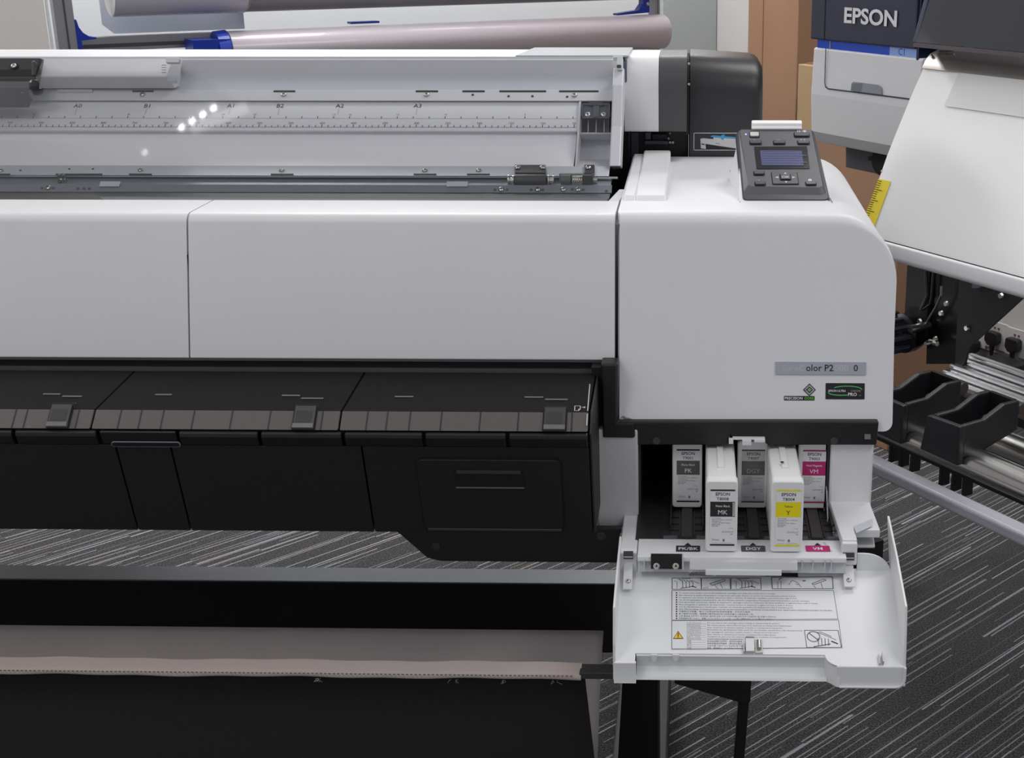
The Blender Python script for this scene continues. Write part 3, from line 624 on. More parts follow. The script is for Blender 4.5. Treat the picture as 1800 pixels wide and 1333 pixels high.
# seams at panel base
mb = MB(); mb.line((0, 0, ztop+.0006), RX, (0, 1, 0), [(onZ(1283, 300, ztop).x, onZ(1283, 300, ztop).y), (onZ(1301, 357, ztop).x, onZ(1301, 357, ztop).y)], .001); mb.line((0, 0, ztop+.0006), RX, (0, 1, 0), [(onZ(1459, 349, ztop).x, onZ(1459, 349, ztop).y), (onZ(1463, 357, ztop).x, onZ(1463, 357, ztop).y)], .0012); mb.build('housing_seam', GREYD, HOUS)

# ---- roll cover right end: white sleeve, grey ring, black end cap
def barrel(r_top=.06, yF=.10, yB=.345, zt=ZT, zbm=.80):
    return rounded([(yF, zbm), (yF, zt), (yB, zt), (yB, zbm)], [0, r_top, r_top, 0], 8)
yV = .052
xa, xb, xc_, xd_ = onY(1095, 150, yV).x, onY(1158, 150, yV).x, onY(1208.5, 150, yV).x, onY(1342, 150, .11).x
zB = onY(1130, 232, yV).z
wp = rounded([(yV, zB), (yV, ZT), (YTB, ZT), (YTB, zB)], [.004, .05, .02, 0], 9)
mb = MB(); mb.prism_x(wp, xa+.002, xb-.0005); mb.build('cover_sleeve', WHITE, PR, smooth=True)
mb = MB(); mb.prism_x([(y, z) for y, z in wp], xb, xc_-.001); mb.build('cover_ring', mat('ring_charcoal', s(74, 73, 76), .4), PR, smooth=True)
mb = MB(); mb.prism_x([(y+.008, z-.006) for y, z in wp], xc_-.002, xc_+.0025); mb.build('ring_gap', VOID, PR)
for py, col in ((112, 0), (148, 0)):
    k = MB(); k.lathe(onY(1211, py, yV+.004), (0, -1, .4), [(0, .0022), (.001, .0018)], 10); k.build('gap_screw', SCREWM, PR)
# end cap: rounded right edge too
yS0 = .102
xc_ = onY(1208.5, 150, .09).x
ep = rounded([(yS0, .78), (yS0, ZT-.002), (.31, ZT-.002), (.31, .78)], [0, .06, .05, 0], 10)
rings = []
L_ = xd_-xc_
for x, sh, rr in ((xc_+.0025, .002, 0), (xc_+.004, 0, 0), (xd_-.02, .001, 0), (xd_-.010, .004, 0), (xd_-.005, .008, 0), (xd_-.001, .014, 0), (xd_, .020, 0)):
    P = inset(ep, sh) if sh else ep; drop = (x-xc_)/L_*.007
    rings.append([Vector((x, y, z-drop*(1 if z > 1.0 else 0))) for y, z in P])
vs = [p for r in rings for p in r]; n = len(ep)
fs = [(k*n+i, k*n+(i+1) % n, (k+1)*n+(i+1) % n, (k+1)*n+i) for k in range(len(rings)-1) for i in range(n)]+[tuple(range(n))[::-1], tuple(range((len(rings)-1)*n, len(rings)*n))]
mb = MB(); mb.raw(vs, fs); EC = mb.build('end_cap', mat('cap_black', s(44, 43, 46), .36, bump=.15, bscale=1200), PR, smooth=True)
# diagram sticker on the end cap: line frame, small white printer drawing with blue handle
yS = yS0-.0005
def sp_(px, py, dy=0): return onY(px, py, yS-dy)
a = sp_(1219, 264.5); b = sp_(1300, 233.5); mb = MB(); o = Vector((a.x, yS, a.z)); W = b.x-a.x; H = b.z-a.z
mb.frame(o, RX, UP, 0, W, 0, H, .0012, 0)
def poly(pts, m, dy): b0 = len(mb.f); mb.face([sp_(x, y, dy) for x, y in pts], m); mb.nr.add(b0)
poly(((1232, 261), (1231, 244), (1236, 243), (1300, 249), (1300, 262), (1240, 253), (1241, 262)), 0, .0002)
poly(((1240, 253), (1300, 262), (1300, 264), (1242, 262)), 3, .0003)
poly(((1233, 252.5), (1238, 253), (1239, 255.5), (1233, 254)), 3, .0004)
poly(((1254, 241.5), (1300, 244.5), (1300, 250), (1254, 246)), 0, .0004)
poly(((1249, 240), (1252, 238), (1300, 241.5), (1300, 244), (1252, 241)), 1, .0005)
poly(((1268, 237.5), (1274, 236), (1272, 246), (1267, 245)), 1, .0006); poly(((1258, 251.5), (1265, 252.3), (1265, 253.3), (1258, 252.5)), 2, .0006)
mb.build('loading_diagram_sticker', [mat('diagram_white', s(205, 205, 206), .5), mat('diagram_blue', s(60, 160, 205), .5), INKG, INK], EC)
# dark machinery between deck and end cap
mb = MB(); SL = mat('machinery_slate', s(62, 66, 82), .4)
mb.box(xb1+.001, xc_+.001, .125, .30, .92, zB-.002, 1)
yM = .115
def mbx(p0, p1, y0, y1, d0, m=0): a = onY(p0, y1, yM-d0); b = onY(p1, y0, yM-d0); mb.box(a.x, b.x, yM-d0, yM+.01, a.z, b.z, m)
mbx(1096, 1107, 233, 290, .01); mbx(1109, 1122, 233, 285, .004); mbx(1134, 1144, 233, 246, .012); mbx(1133, 1174, 248, 254, .022); mbx(1146, 1172, 236, 247, .006, 1)
mb.build('spindle_mechanism', [SL, mat('machinery_black', s(22, 22, 25), .5)], PR, bevel=.001)
for px, py in ((1178, 235), (1178, 251), (1183, 251), (1175, 244)):
    k = MB(); k.lathe(onY(px, py, .12), (0, -1, .3), [(0, .003), (.0025, .0022)], 10); k.build('screw', SCREWM, PR)
mb = MB(); mb.box(xa+.0005, xa+.0065, yV-.001, yV+.03, onY(1100, 145, yV).z, onY(1100, 108, yV).z); mb.build('sleeve_notch', mat('notch_slate', s(86, 92, 106), .4), PR, bevel=.002)
# ---- black output tray under the cover
def TX(px, py, Y): return onY(px, py, Y).x
yb = -.45; tb = (yb, zy(655, yb)); tl = (-.580, zy(723.5, -.580)); tf = (-.600, zy(757.5, -.600)); tg = (-.5965, zy(785, -.5965)); th_ = (-.563, zy(935.5, -.563))

tray_x = [XL, TX(167.5, 723, -.58), TX(600, 723, -.58), TX(1036, 723, -.58)]
LIPM = mat('tray_lip_charcoal', s(90, 84, 83), .5, bump=.35, bscale=1300)
lipn = RX.cross(Vector((0, tl[0]-tf[0], tl[1]-tf[1]))).normalized()
for i in range(3):
    a, b = tray_x[i]+(.0012 if i else 0), tray_x[i+1]-.0012
    mb = MB(); mb.prism_x([tb, tl, (tl[0]+.006, tl[1]-.012), (tb[0], tb[1]-.02)], a, b)
    T = mb.build('output_tray', mat('tray_black', s(21, 19, 20), .7, spec=.2, bump=.4, bscale=1300), PR, bevel=.0008)
    mb = MB(); mb.prism_x([(tl[0]-.0002, tl[1]), (tf[0], tf[1]), (tf[0]+.012, tf[1]-.001), (tl[0]+.008, tl[1]-.002)], a, b)
    mb.build('tray_lip', LIPM, T, bevel=.001)
# grooves in the lip
for px in (47, 93, 138, 212, 248, 287, 341, 408, 475, 567, 646, 681, 721, 776, 844, 911, 1005, 27, -40):
    p = onP(px, 724, (0, tl[0], tl[1]), lipn); q = Vector((p.x, tf[0], tf[1])); p = Vector((p.x, tl[0], tl[1]))
    mb = MB(); mb.obox(p+lipn*.0002, RX*.0016, q-p, lipn*.0003); mb.build('lip_groove', BLACKP, PR)
# raised marks on the tray
TN = RX.cross(Vector((0, tb[0]-tl[0], tb[1]-tl[1]))).normalized()
if TN.z < 0: TN = -TN
TO = Vector((0, tl[0], tl[1]))
EDGE = mat('edge_highlight_grey', s(112, 108, 108), .4)  # lighter grey puts highlights into the colour of black ridges and edges
for p0, p1, y in ((75, 107, 694), (272, 303, 695), (495, 528, 696.5), (694, 727, 698.5), (922, 955, 699.5), (109, 145, 698), (529, 569, 701.5), (958, 998, 703.5), (101, 134, 710.5), (525, 560, 713.5)):
    a = onP(p0, y+.8, TO, TN); b = onP(p1, y-.8, TO, TN); mb = MB(); mb.obox(a+TN*.0003, (b.x-a.x, 0, 0), (0, b.y-a.y, b.z-a.z), TN*.0008); mb.build('tray_ridge', EDGE, PR)
# latches in the lip
for p0, p1 in ((91, 126), (520, 556), (958, 995)):
    a = onP(p0, 724, (0, tl[0], tl[1]), lipn); b = onP(p1, 724, (0, tl[0], tl[1]), lipn); W = b.x-a.x
    dn = Vector((0, tf[0]-tl[0], tf[1]-tl[1])); A = Vector((a.x, tl[0], tl[1]))
    mb = MB(); mb.obox(A-RX*.002-dn*.35+lipn*.0006, RX*(W+.004), dn*1.33, lipn*.0006, 1)
    mb.obox(A-dn*.2+lipn*.0015, RX*W, dn*.95, lipn*.002, 0); mb.obox(A+dn*.75+lipn*.0015, RX*W, dn*.22, lipn*.0045, 2)
    mb.obox(A+RX*.002+dn*.05+lipn*.0036, RX*(W-.006), dn*.58, lipn*.0002, 3)
    mb.build('tray_latch', [BLACKG, VOID, EDGE, mat('latch_pad', s(52, 52, 54), .6)], PR)
# paper guide symbol and line at the right end
mb = MB(); PW = mat('printed_white_line', s(190, 190, 190), .5)
a, b = onP(1032, 723, TO, TN), onP(1036, 676, TO, TN); mb.line((0, 0, 0), RX, (b-a).normalized() if 0 else Vector((0, (b-a).y, (b-a).z)).normalized(), [], .001)
mb.obox(a+TN*.0003, RX*.0013, b-a, TN*.0002)
p = Vector((a.x, tl[0], tl[1])); dn = Vector((0, tf[0]-tl[0], tf[1]-tl[1])); mb.obox(p+dn*.1+lipn*.0015, RX*.0016, dn*.6, lipn*.0003)
def tq(x, y): return onP(x, y, TO, TN)+TN*.0006
def stroke(pts, w=.0011):
    for (xa, ya), (xb2, yb2) in zip(pts, pts[1:]):
        A, B = tq(xa, ya), tq(xb2, yb2); d = (B-A).normalized(); sd = TN.cross(d)*w/2; mb.face([A-sd, B-sd, B+sd, A+sd])
stroke([(1010.5, 714.5), (1020, 714.5), (1020, 720), (1017, 723), (1010, 723), (1010.5, 714.5)]); stroke([(1017, 723), (1017, 720), (1020, 720)]); stroke([(1022, 717), (1028, 717)]); stroke([(1026, 715.5), (1029, 717), (1026, 718.5)])
mb.build('paper_edge_mark', PW, PR)
# scallops: rounded black lip pieces below the bright lip
segs = [-260, -100, 24, 172, 312, 456, 603, 745, 892, 1036]
for i in range(len(segs)-1):
    a, b = TX(segs[i], 758, -.60)+.0022, TX(segs[i+1], 758, -.60)-.0022
    rec = (i == 3)
    pr = [(tf[0]+.002, tf[1]-.0016), (tf[0]-.0025, tf[1]-.004), (tf[0]-.0030, tf[1]-.009), (tg[0]-.001, tg[1]), (tf[0]+.02, tg[1])]
    if rec: pr = [(tf[0]+.002, tf[1]-.0016), (tf[0]-.002, tf[1]-.0035), (tf[0]+.002, tg[1]+.007), (tg[0]+.001, tg[1]), (tf[0]+.02, tg[1])]
    mb = MB(); mb.prism_x(pr, a, b); mb.build('tray_scallop', BLACKP, PR, bevel=.0015)
mb = MB(); mb.box(XL, TX(1036, 758, -.6), -.59, -.57, tg[1]-.004, tf[1]-.001); mb.build('scallop_backing', VOID, PR)
# front lower panels, undercut
pn = RX.cross(Vector((0, tg[0]-th_[0], tg[1]-th_[1]))).normalized()
PO_ = Vector((0, tg[0], tg[1]))
def pp(px, py, lift=0): return onP(px, py, PO_, pn)+pn*lift
pxs = [XL] + [pp(px, 800).x for px in (207, 303, 637.5)] + [pp(1037, 800).x]
for i in range(4):
    a, b = pxs[i]+(.0011 if i else 0), pxs[i+1]-.0011
    mb = MB(); mb.prism_x([(tg[0]+.0005, tg[1]-.0005), (th_[0], th_[1]), (th_[0]+.02, th_[1]+.001), (tg[0]+.03, tg[1]-.001)], a, b); mb.build('front_panel', BLACKT, PR, bevel=.0006)
mb = MB(); mb.box(XL, pxs[-1]-.003, -.545, -.42, th_[1]+.004, tg[1]-.004); mb.build('panel_backing', VOID, PR)
mb = MB(); e0 = pxs[-1]; mb.prism([(e0, tl[0]+.004, tl[1]-.004), (e0, th_[0], th_[1]), (e0+.004, th_[0]+.006, th_[1]), (e0+.003, -.45, th_[1]+.01), (e0+.003, -.45, tb[1]), (e0+.001, tl[0]+.01, tl[1])][:0] or [(e0, -.45, tb[1]), (e0, tl[0]+.002, tl[1]), (e0, tf[0], tf[1]-.003), (e0, th_[0], th_[1]), (e0, -.45, th_[1])], (.003, 0, 0)); mb.build('panel_end', BLACKT, PR, bevel=.0015)
# slot insert (grey-blue rounded slot) below the recessed scallop
A = pp(198, 784, .0008); B = pp(317, 776, .0008); U_ = pn.cross(RX); U_ = U_ if U_.z > 0 else -U_
mb = MB(); W = B.x-A.x; Hh = (B-A).dot(U_); P = rounded([(0, 0), (W, 0), (W, Hh), (0, Hh)], Hh*.48, 5)
mb.prism([A+RX*x+U_*y for x, y in P], pn*.0012, 1); P2 = inset(P, .0009); mb.prism([A+RX*x+U_*y+pn*.0013 for x, y in P2], pn*.0004, 0)
mb.build('slot_insert', [mat('slot_navy', s(24, 24, 34), .3), mat('slot_rim', s(150, 150, 160), .4)], PR)
# drawer (maintenance cover) in the right panel
mb = MB(); P = [pp(733, 804.5), pp(987, 806), pp(993, 931), pp(742, 928.5)]
xy = [(p.x, (p-PO_).dot(U_)) for p in P]; x0, x1 = sum(q[0] for q in (xy[0], xy[3]))/2, sum(q[0] for q in (xy[1], xy[2]))/2; y0, y1 = xy[2][1], xy[0][1]
fr = rounded([(x0, y0), (x1, y0), (x1, y1), (x0, y1)], .008, 5)
def PQ(P, lift): return [PO_+RX*x+U_*y+pn*lift for x, y in P]
mb.prism(PQ(fr, .0004), pn*.0008, 1)
D = mb.build('service_cover', [BLACKT, VOID], PR)
mb = MB(); mb.prism(PQ(inset(fr, .0016), .0014), pn*.0012); mb.build('cover_plate', BLACKT, D, bevel=.0008)
HA, HB = pp(801, 855, .0028), pp(921, 824, .0028); w, h = HB.x-HA.x, (HB-HA).dot(U_)
mb = MB(); P = rounded([(0, 0), (w, 0), (w, h), (0, h)], .002, 3); mb.prism([HA+RX*x+U_*y for x, y in P], pn*.0003, 0)
mb.obox(HA+RX*.001+pn*.0004, RX*(w-.002), U_*.0012, pn*.0012, 1); mb.obox(HA+RX*.004+U_*(h-.006)+pn*.0004, RX*(w-.008), U_*.005, pn*.0008, 2)
mb.build('pull_recess', [VOID, EDGE, BLACKG], D)
mb = MB(); mb.obox(PO_+RX*(x0+.006)+U_*(y0-.0005)+pn*.0028, RX*(x1-x0-.010), U_*.0035, pn*.0012); mb.build('cover_foot', BLACKG, D, bevel=.0005); mb = MB(); mb.obox(PO_+RX*(x0+.006)+U_*(y1-.0022)+pn*.0028, RX*(x1-x0-.012), U_*.0009, pn*.0004, 0); mb.build('cover_rim', BLACKG, D, bevel=.0005)
# black side frame next to the housing and frame strip under it
yF = -.468
def fr_(px, py): q = onY(px, py, yF); return (q.x, q.z)
P = [fr_(1056, 640), fr_(1086, 640), fr_(1086, 742)] + [fr_(1545, 742), fr_(1541, 783), fr_(1352, 783), fr_(1346, 781), fr_(1343, 771), fr_(1282, 771), fr_(1279, 781), fr_(1273, 783), fr_(1093, 783), fr_(1089, 780), fr_(1089, 767), fr_(1060, 766)]
mb = MB(); mb.prism_y(P, yF, yF+.03); mb.build('lower_frame', BLACKP, PR, bevel=.002)
mb = MB(); mb.prism_y([fr_(1058, 640), fr_(1084, 640), fr_(1084.5, 743), fr_(1115, 743), fr_(1117, 766), fr_(1113, 769), fr_(1060, 768)], yF-.004, yF); mb.build('frame_flange', BLACKP, PR, bevel=.003)
mb = MB(); a = onY(1056, 766, yF); mb.box(onY(1040, 700, -.46).x, onY(1060, 700, -.46).x, -.455, -.40, th_[1], zc1-.004); mb.build('frame_return', VOID, PR)
for px, py in ((1154, 775), (1466, 775)):
    c = onY(px, py, yF-.0005); k = MB(); k.lathe(c, (0, -1, 0), [(0, .0052), (.0008, .0052), (.0009, .0038), (.0006, .0036)], 18, 0); k.build('frame_boss', BLACKG, PR)
mb = MB(); a = onY(1281, 781, -.475); b = onY(1345, 771, -.475); zz = (a.z+b.z)/2
mb.box(a.x, a.x+.006, -.478, -.45, a.z+.001, b.z); mb.box(a.x, b.x, -.474, -.45, b.z-.003, b.z); mb.box(a.x+.018, a.x+.030, -.480, -.45, a.z, b.z-.001); mb.box(a.x+.034, b.x, -.477, -.45, a.z+.003, b.z-.001)
mb.build('door_catch', WHITE2, PR, bevel=.0008)
mb = MB(); a = onY(1519, 766, -.466); mb.box(a.x, a.x+.008, -.472, -.465, a.z-.003, a.z+.003); mb.build('frame_clip', GREYD, PR)

# ---- ink bay
zbay = .6085
xl0, xl1 = TX(1048.5, 850, -.47), TX(1122, 850, -.47)
mb = MB(); mb.box(xl0, xl1, -.470, -.20, onY(1080, 933, -.47).z, onY(1080, 768, -.47).z+.01); mb.build('left_pillar', mat('pillar_grey', s(206, 204, 206), .4), PR, bevel=.003)
mb = MB(); mb.box(xl0+.003, TX(1085, 935, -.466), -.466, -.40, onY(1080, 938, -.466).z, onY(1080, 932, -.466).z); mb.build('pillar_foot', GREYP, PR)
xr_0, xr_1 = TX(1458, 850, -.46), TX(1533, 850, -.46)
mb = MB(); mb.box(xr_0, xr_1, -.460, -.20, .600, onY(1500, 780, -.46).z+.005); mb.build('right_pillar', WHITE, PR, bevel=.003)
BAY = mat('bay_black', s(44, 42, 44), .45)
mb = MB(); zt_ = onY(1300, 779, -.43).z+.02
mb.box(xl1-.001, xr_0+.001, -.22, -.20, .58, zt_); mb.box(xl1-.001, xr_0, -.548, -.20, zbay-.006, zbay-.0005); mb.box(xl1-.001, xl1+.003, -.46, -.20, zbay-.006, zt_); mb.box(xr_0-.004, xr_0-.0005, -.455, -.20, zbay-.006, zt_)
mb.box(xl1-.001, xr_0, -.44, -.20, zt_-.004, zt_); mb.build('ink_bay', BAY, PR)
mb = MB(); mb.box(xr_0-.006, xr_0-.001, -.453, -.30, zbay, zt_); mb.build('bay_wall', mat('bay_wall_grey', s(120, 122, 126), .4), PR)
# guide rails on the bay floor
lane = [TX(1208, 850, -.453), TX(1268.5, 900, -.586), TX(1322, 850, -.453), TX(1384, 900, -.586), TX(1428.5, 850, -.453)]

mb = MB()
for c in lane:
    mb.box(c-.007, c+.007, -.545, -.25, zbay-.0004, zbay+.0030, 1); mb.box(c-.0105, c-.0095, -.54, -.25, zbay-.0004, zbay+.0012, 0); mb.box(c+.0095, c+.0105, -.54, -.25, zbay-.0004, zbay+.0012, 0)
for c in [lane[0]-.0218]+[x+.0218 for x in lane]:
    mb.box(c-.009, c+.009, -.548, -.5455, zbay-.0004, zbay+.004, 2)
    for y in (-.52, -.50, -.478): mb.box(c-.012, c+.012, y, y+.001, zbay-.0004, zbay+.0008, 0)
    if c > xl1+.01: mb.box(c-.0008, c+.0008, -.52, -.25, zbay-.0004, zbay+.009, 0)
mb.build('bay_guides', [mat('guide_dark', s(52, 50, 52), .4), mat('guide_brown', s(58, 51, 50), .45), mat('guide_edge', s(82, 84, 88), .4)], PR)
mb = MB(); a = onY(1452, 838, -.44); b = onY(1455, 912, -.50); mb.tube([a, b, b+Vector((0, -.001, -.004))], .0009, 8); mb.build('spring_wire', STEEL, PR)
# front sill with lane labels
sy0, sy1 = -.548, -.598
mb = MB(); sx0, sx1 = TX(1122, 965, -.57), TX(1484, 965, -.57)
sill = rounded([(sy0, zbay), (sy1, zbay-.0015), (sy1, zbay-.008), (sy0, zbay-.02)], [.0005, .002, 0, 0], 4); mb.prism_x(sill, sx0, sx1)
SN = RX.cross(Vector((0, sy0-sy1, .0015))).normalized(); SO = Vector((0, sy0, zbay)); SU = Vector((0, sy0-sy1, .0015)).normalized()
SILL = mb.build('bay_sill', WHITE2, PR, smooth=True)
def sq(px, py, l=.0005): return onP(px, py, SO, SN)+SN*l
def lane_label(cpx, txt, m, tm, name):
    c = sq(cpx, 965.3); w = .0157; h = .0085; k = MB()
    k.rect(c, RX, SU, -w, w, -h, h, 0, .0015); k.text(txt, c-SU*.0042+SN*.0002, RX, SU, .0112, 1, off=.008, sx=.86)
    t = sq(cpx-.5, 957.5); b0 = len(k.f); k.face([t+RX*-.0045+SU*-.0035, t+RX*.0045+SU*-.0035, t+SU*.004], 2); k.nr.add(b0)
    k.build(name, [m, tm, INK], SILL)
lane_label(1209.5, 'PK/BK', mat('label_black', s(48, 44, 50), .5), PAPERW, 'lane_label')
lane_label(1324, 'DGY', mat('label_dark_grey', s(84, 76, 80), .5), PAPERW, 'lane_label')
lane_label(1437.5, 'VM', mat('label_magenta', s(186, 30, 112), .5), PAPERW, 'lane_label')
for t, px, py in (('MK', 1268, 978), ):
    pass
k = MB(); k.text('QUICK GUIDE', sq(1463, 971), SU+RX*-.25, RX*-1, .0045, 0, 'LEFT'); k.build('sill_print', INKL, SILL)
# guard bar in front of the sill
mb = MB(); ga, gb = onY(1212, 1004, -.612), onY(1402, 982, -.602)
mb.prism_x([(-.597, zbay-.004), (-.604, zbay-.006), (-.610, ga.z), (-.600, ga.z-.001), (-.597, ga.z+.003)], ga.x, gb.x)
mb.build('sill_guard', OFFW, PR, bevel=.0015)
mb = MB(); a = onY(1240, 1012, -.612); b = onY(1374, 1003, -.610); mb.prism_x([(-.606, b.z+.001), (-.611, b.z), (-.612, a.z), (-.606, a.z)], a.x, b.x); mb.build('guard_lip', WHITE2, PR, bevel=.001)
# under-sill skirt with ribs and black bracket
mb = MB(); mb.prism_x([(-.585, zbay-.009), (-.592, zbay-.009), (-.596, zbay-.024), (-.589, zbay-.024)], sx0, sx1); mb.build('sill_skirt', mat('skirt_white', s(198, 200, 204), .45), PR)
mb = MB()
for px in (1132, 1409, 1428, 1449, 1460): q = onY(px, 986, -.596); mb.box(q.x, q.x+.0012, -.600, -.592, q.z-.010, q.z+.003)
mb.build('skirt_ribs', OFFW, PR)
mb = MB(); a = onY(1144, 1001, -.602); b = onY(1199, 981, -.602); mb.box(a.x, b.x, -.601, -.590, a.z, b.z, 0); mb.box(b.x, b.x+.002, -.602, -.590, a.z, b.z, 1); BRK = mb.build('hinge_bracket', [BLACKP, OFFW], PR)
for px in (1154, 1188):
    k = MB(); k.lathe(onY(px, 995.5, -.6012), (0, -1, .25), [(0, .0042), (.001, .0042), (.0015, .003)], 18, 0); k.face([onY(px-2, 997, -.604), onY(px+2, 997, -.604), onY(px, 993.5, -.604)], 1); k.build('bracket_screw', [SCREWM, INK], BRK)
# arms at both ends
mb = MB(); a0, a1 = TX(1091, 960, -.56), TX(1121, 960, -.56)
zA = onY(1105, 908, -.472).z
mb.prism_x(rounded([(-.468, zA), (-.575, zA), (-.581, zA-.003), (-.583, zA-.030), (-.578, zA-.030), (-.50, zA-.035), (-.468, zA-.03)], [0, .004, .003, 0, 0, 0, 0], 4), a0, a1)
mb.box(a0-.004, a0, -.57, -.48, zA-.05, zA-.012); mb.build('left_hinge_arm', WHITE2, PR, bevel=.0015)
mb = MB(); c0, c1 = TX(1466, 915, -.50)+.004, TX(1540, 940, -.55)
xa0, xa1 = TX(1479, 975, -.585), TX(1507, 975, -.585)
zR = onY(1500, 883, -.461).z
mb.prism([(xr_0+.001, -.458, zR), (xr_1-.002, -.458, zR), (xr_1+.001, -.549, zR-.001), (xa1, -.549, zR-.001), (xa1, -.578, zR-.002), (xa0+.001, -.578, zR-.002)], (0, 0, -.012))
mb.prism([(xr_0+.001, -.458, zR-.010), (xr_1-.002, -.458, zR-.010), (xr_1-.004, -.545, zR-.026), (xa1, -.545, zR-.026), (xa0, -.545, zR-.026)], (0, 0, -.004))
mb.build('right_hinge_arm', WHITE2, PR, bevel=.0015)
mb = MB(); q = [onZ(x, y, zR+.0004) for x, y in ((1501, 926), (1534, 913), (1533, 926), (1505, 938))]; mb.prism(q, (0, 0, .0006)); mb.build('arm_recess', GREYP, PR)
mb = MB(); mb.box(xa0, xa1, -.584, -.575, zR-.036, zR-.0045); mb.build('hinge_block', WHITE2, PR, bevel=.002)
# hinge straps and knuckle gaps
HD = Vector((0, -.590, .5745)); SL_ = math.radians(23)
DD = Vector((0, -math.cos(SL_), -math.sin(SL_))); DN = Vector((0, -math.sin(SL_), math.cos(SL_)))
def dp(px, py, l=0): return onP(px, py, HD, DN)+DN*l
for (p0, p1, y0, ye, scy) in ((1096, 1113, 974, 1041, 1029), (1481, 1502, 976, 1037, 1027)):
    g = MB(); a = onY(p0, y0+9, -.5845); b = onY(p1, y0-4, -.5845); g.box(a.x, b.x, -.5852, -.583, a.z, b.z); g.build('knuckle_gap', mat('gap_grey', s(70, 70, 74), .5), PR)
    k = MB(); w = b.x-a.x; t0 = Vector((a.x+.0005, -.586, a.z+.003)); e = dp(p0, ye, .004); e.x = t0.x; mdp = dp(p0, y0+18, .009); mdp.x = t0.x
    for A, B in ((t0, mdp), (mdp, e)):
        k.obox(A, RX*(w-.001), B-A, RX.cross((B-A).normalized())*-.0025 if (B-A).y < 0 else DN*.002)
    H_ = k.build('hinge_strap', WHITE2, PR, bevel=.0008)
    c = dp((p0+p1)/2, scy, .0065); k = MB(); k.screw(c, DN, .0036); k.build('screw', [SCREWM, INK], H_, smooth=True)

# ---- opened ink door: sloping floor, raised side walls, turned-down front
DW = mat('door_white', s(234, 235, 237), .38, bump=.06, bscale=900)
dx0, dx1 = TX(1078.5, 1160, -.705), TX(1591, 1120, -.70)
fe = dp(1200, 1149.5); fe2 = dp(1540, 1172.5)          # front edge of the floor, left and right of the step
xs1, xs2 = dp(1450, 1149).x, dp(1482, 1168).x
xq = dp(1117, 1149).x
def dpt(x, y, l=0):                                    # point of the floor plane at given X, Y
    t = (HD.y-y)/math.cos(SL_); return Vector((x, y, HD.z-t*math.sin(SL_)))+DN*l
yl_, yr_ = fe.y, fe2.y
cut0, cut1 = dp(1211, 1010).x, dp(1403, 1010).x; yc_ = dp(1300, 1013.5).y
P = [(dx0, -.575), (cut0, -.575), (cut0, yc_), (cut1, yc_), (cut1, -.575), (dx1, -.575), (dx1, yr_), (xs2, yr_)]
P += [(xs2-(xs2-xs1)*(1-math.cos(t)) if 0 else xs2-(xs2-xs1)*math.sin(t), yl_+(yr_-yl_)*math.cos(t)) for t in [k*math.pi/2/8 for k in range(1, 9)]]
P += [(xq, yl_), (xq, yr_+.004), (dx0, yr_+.004)]
mb = MB(); mb.prism([dpt(x, y) for x, y in P], DN*-.0025); DOOR = mb.build('ink_door', DW, PR)
# side walls (thin plates)
rw = [(-.529, .636), (-.620, .6175), (-.704, .5945), (-.712, .560), (yr_-.003, onY(1530, 1204, yr_).z), (yr_+.002, onY(1530, 1209, yr_).z), (-.66, .530), (-.60, .562), (-.572, .575), (-.560, .592)]
mb = MB(); mb.prism([(dx1-.003, y, z) for y, z in rw], (.003, 0, 0)); mb.build('door_side_wall', DW, DOOR, bevel=.0008)
lw = [(-.547, .6115), (-.640, .6025), (-.704, .5895), (-.716, .545), (yr_, dpt(0, yr_).z-.022), (-.66, .525), (-.58, .56)]
mb = MB(); mb.prism([(dx0, y, z) for y, z in lw], (.003, 0, 0)); mb.build('door_side_wall', DW, DOOR, bevel=.0008)
# curved back wall at the right of the hinge
mb = MB(); pts = [(xa1+.001, .604)] + [(xa1+.010+(dx1-xa1-.012)*math.sin(t), .575+.029*math.cos(t)) for t in [k*math.pi/2/8 for k in range(0, 9)]] + [(dx1-.002, .570), (xa1+.001, .570)]
mb.prism([(x, -.578-(.0), z+.0) for x, z in pts], (0, .003, 0)); mb.build('door_back_wall', DW, DOOR, bevel=.0006)
# front: turned-down apron with rim, step at the right
zf = dpt(0, yl_).z; zf2 = dpt(0, yr_).z
yA = yl_-.001
mb = MB()
za = onY(1250, 1185, yl_).z; zb_ = onY(1250, 1195, yl_-.004).z; zc_ = onY(1530, 1210, yr_-.004).z
mb.prism_x([(yl_+.001, zf-.001), (yl_-.001, zf-.003), (yl_+.004, za+.008), (yl_+.001, za+.001), (yl_-.008, za-.001), (yl_-.0095, zb_+.002), (yl_-.006, zb_), (yl_+.006, zb_), (yl_+.008, zf-.004)], xq+.001, xs1+.002)
AP = mb.build('door_apron', DW, DOOR, smooth=True)
mb = MB(); mb.prism_x([(yr_+.004, zf2-.001+.003), (yr_, zf2+.0015), (yr_+.0005, zb_+.010), (yr_-.001, zb_+.001), (yr_+.010, zb_+.001)], dx0+.001, xq+.001); mb.build('apron_corner', DW, DOOR, smooth=True)
# step box on the right
mb = MB(); out_ = rounded([(xs2-.008, zf2), (dx1-.001, zf2), (dx1-.001, zc_), (xs2-.006, zc_)], [0, 0, .010, .004], 5)
mb.prism_y(out_, yr_-.0005, yr_+.004); SB = mb.build('apron_step', DW, DOOR, bevel=.001)
mb = MB(); rim = [(xs2-.004, zc_), (dx1-.012, zc_)] + [(dx1-.012+.011*math.sin(t), zc_+.011*(1-math.cos(t))) for t in (0.4, .8, 1.2, 1.57)] + [(dx1-.001, zf2)]
mb.tube([Vector((x, yr_-.002, z)) for x, z in rim], .0016, 8); mb.build('step_rim', DW, SB, smooth=True)
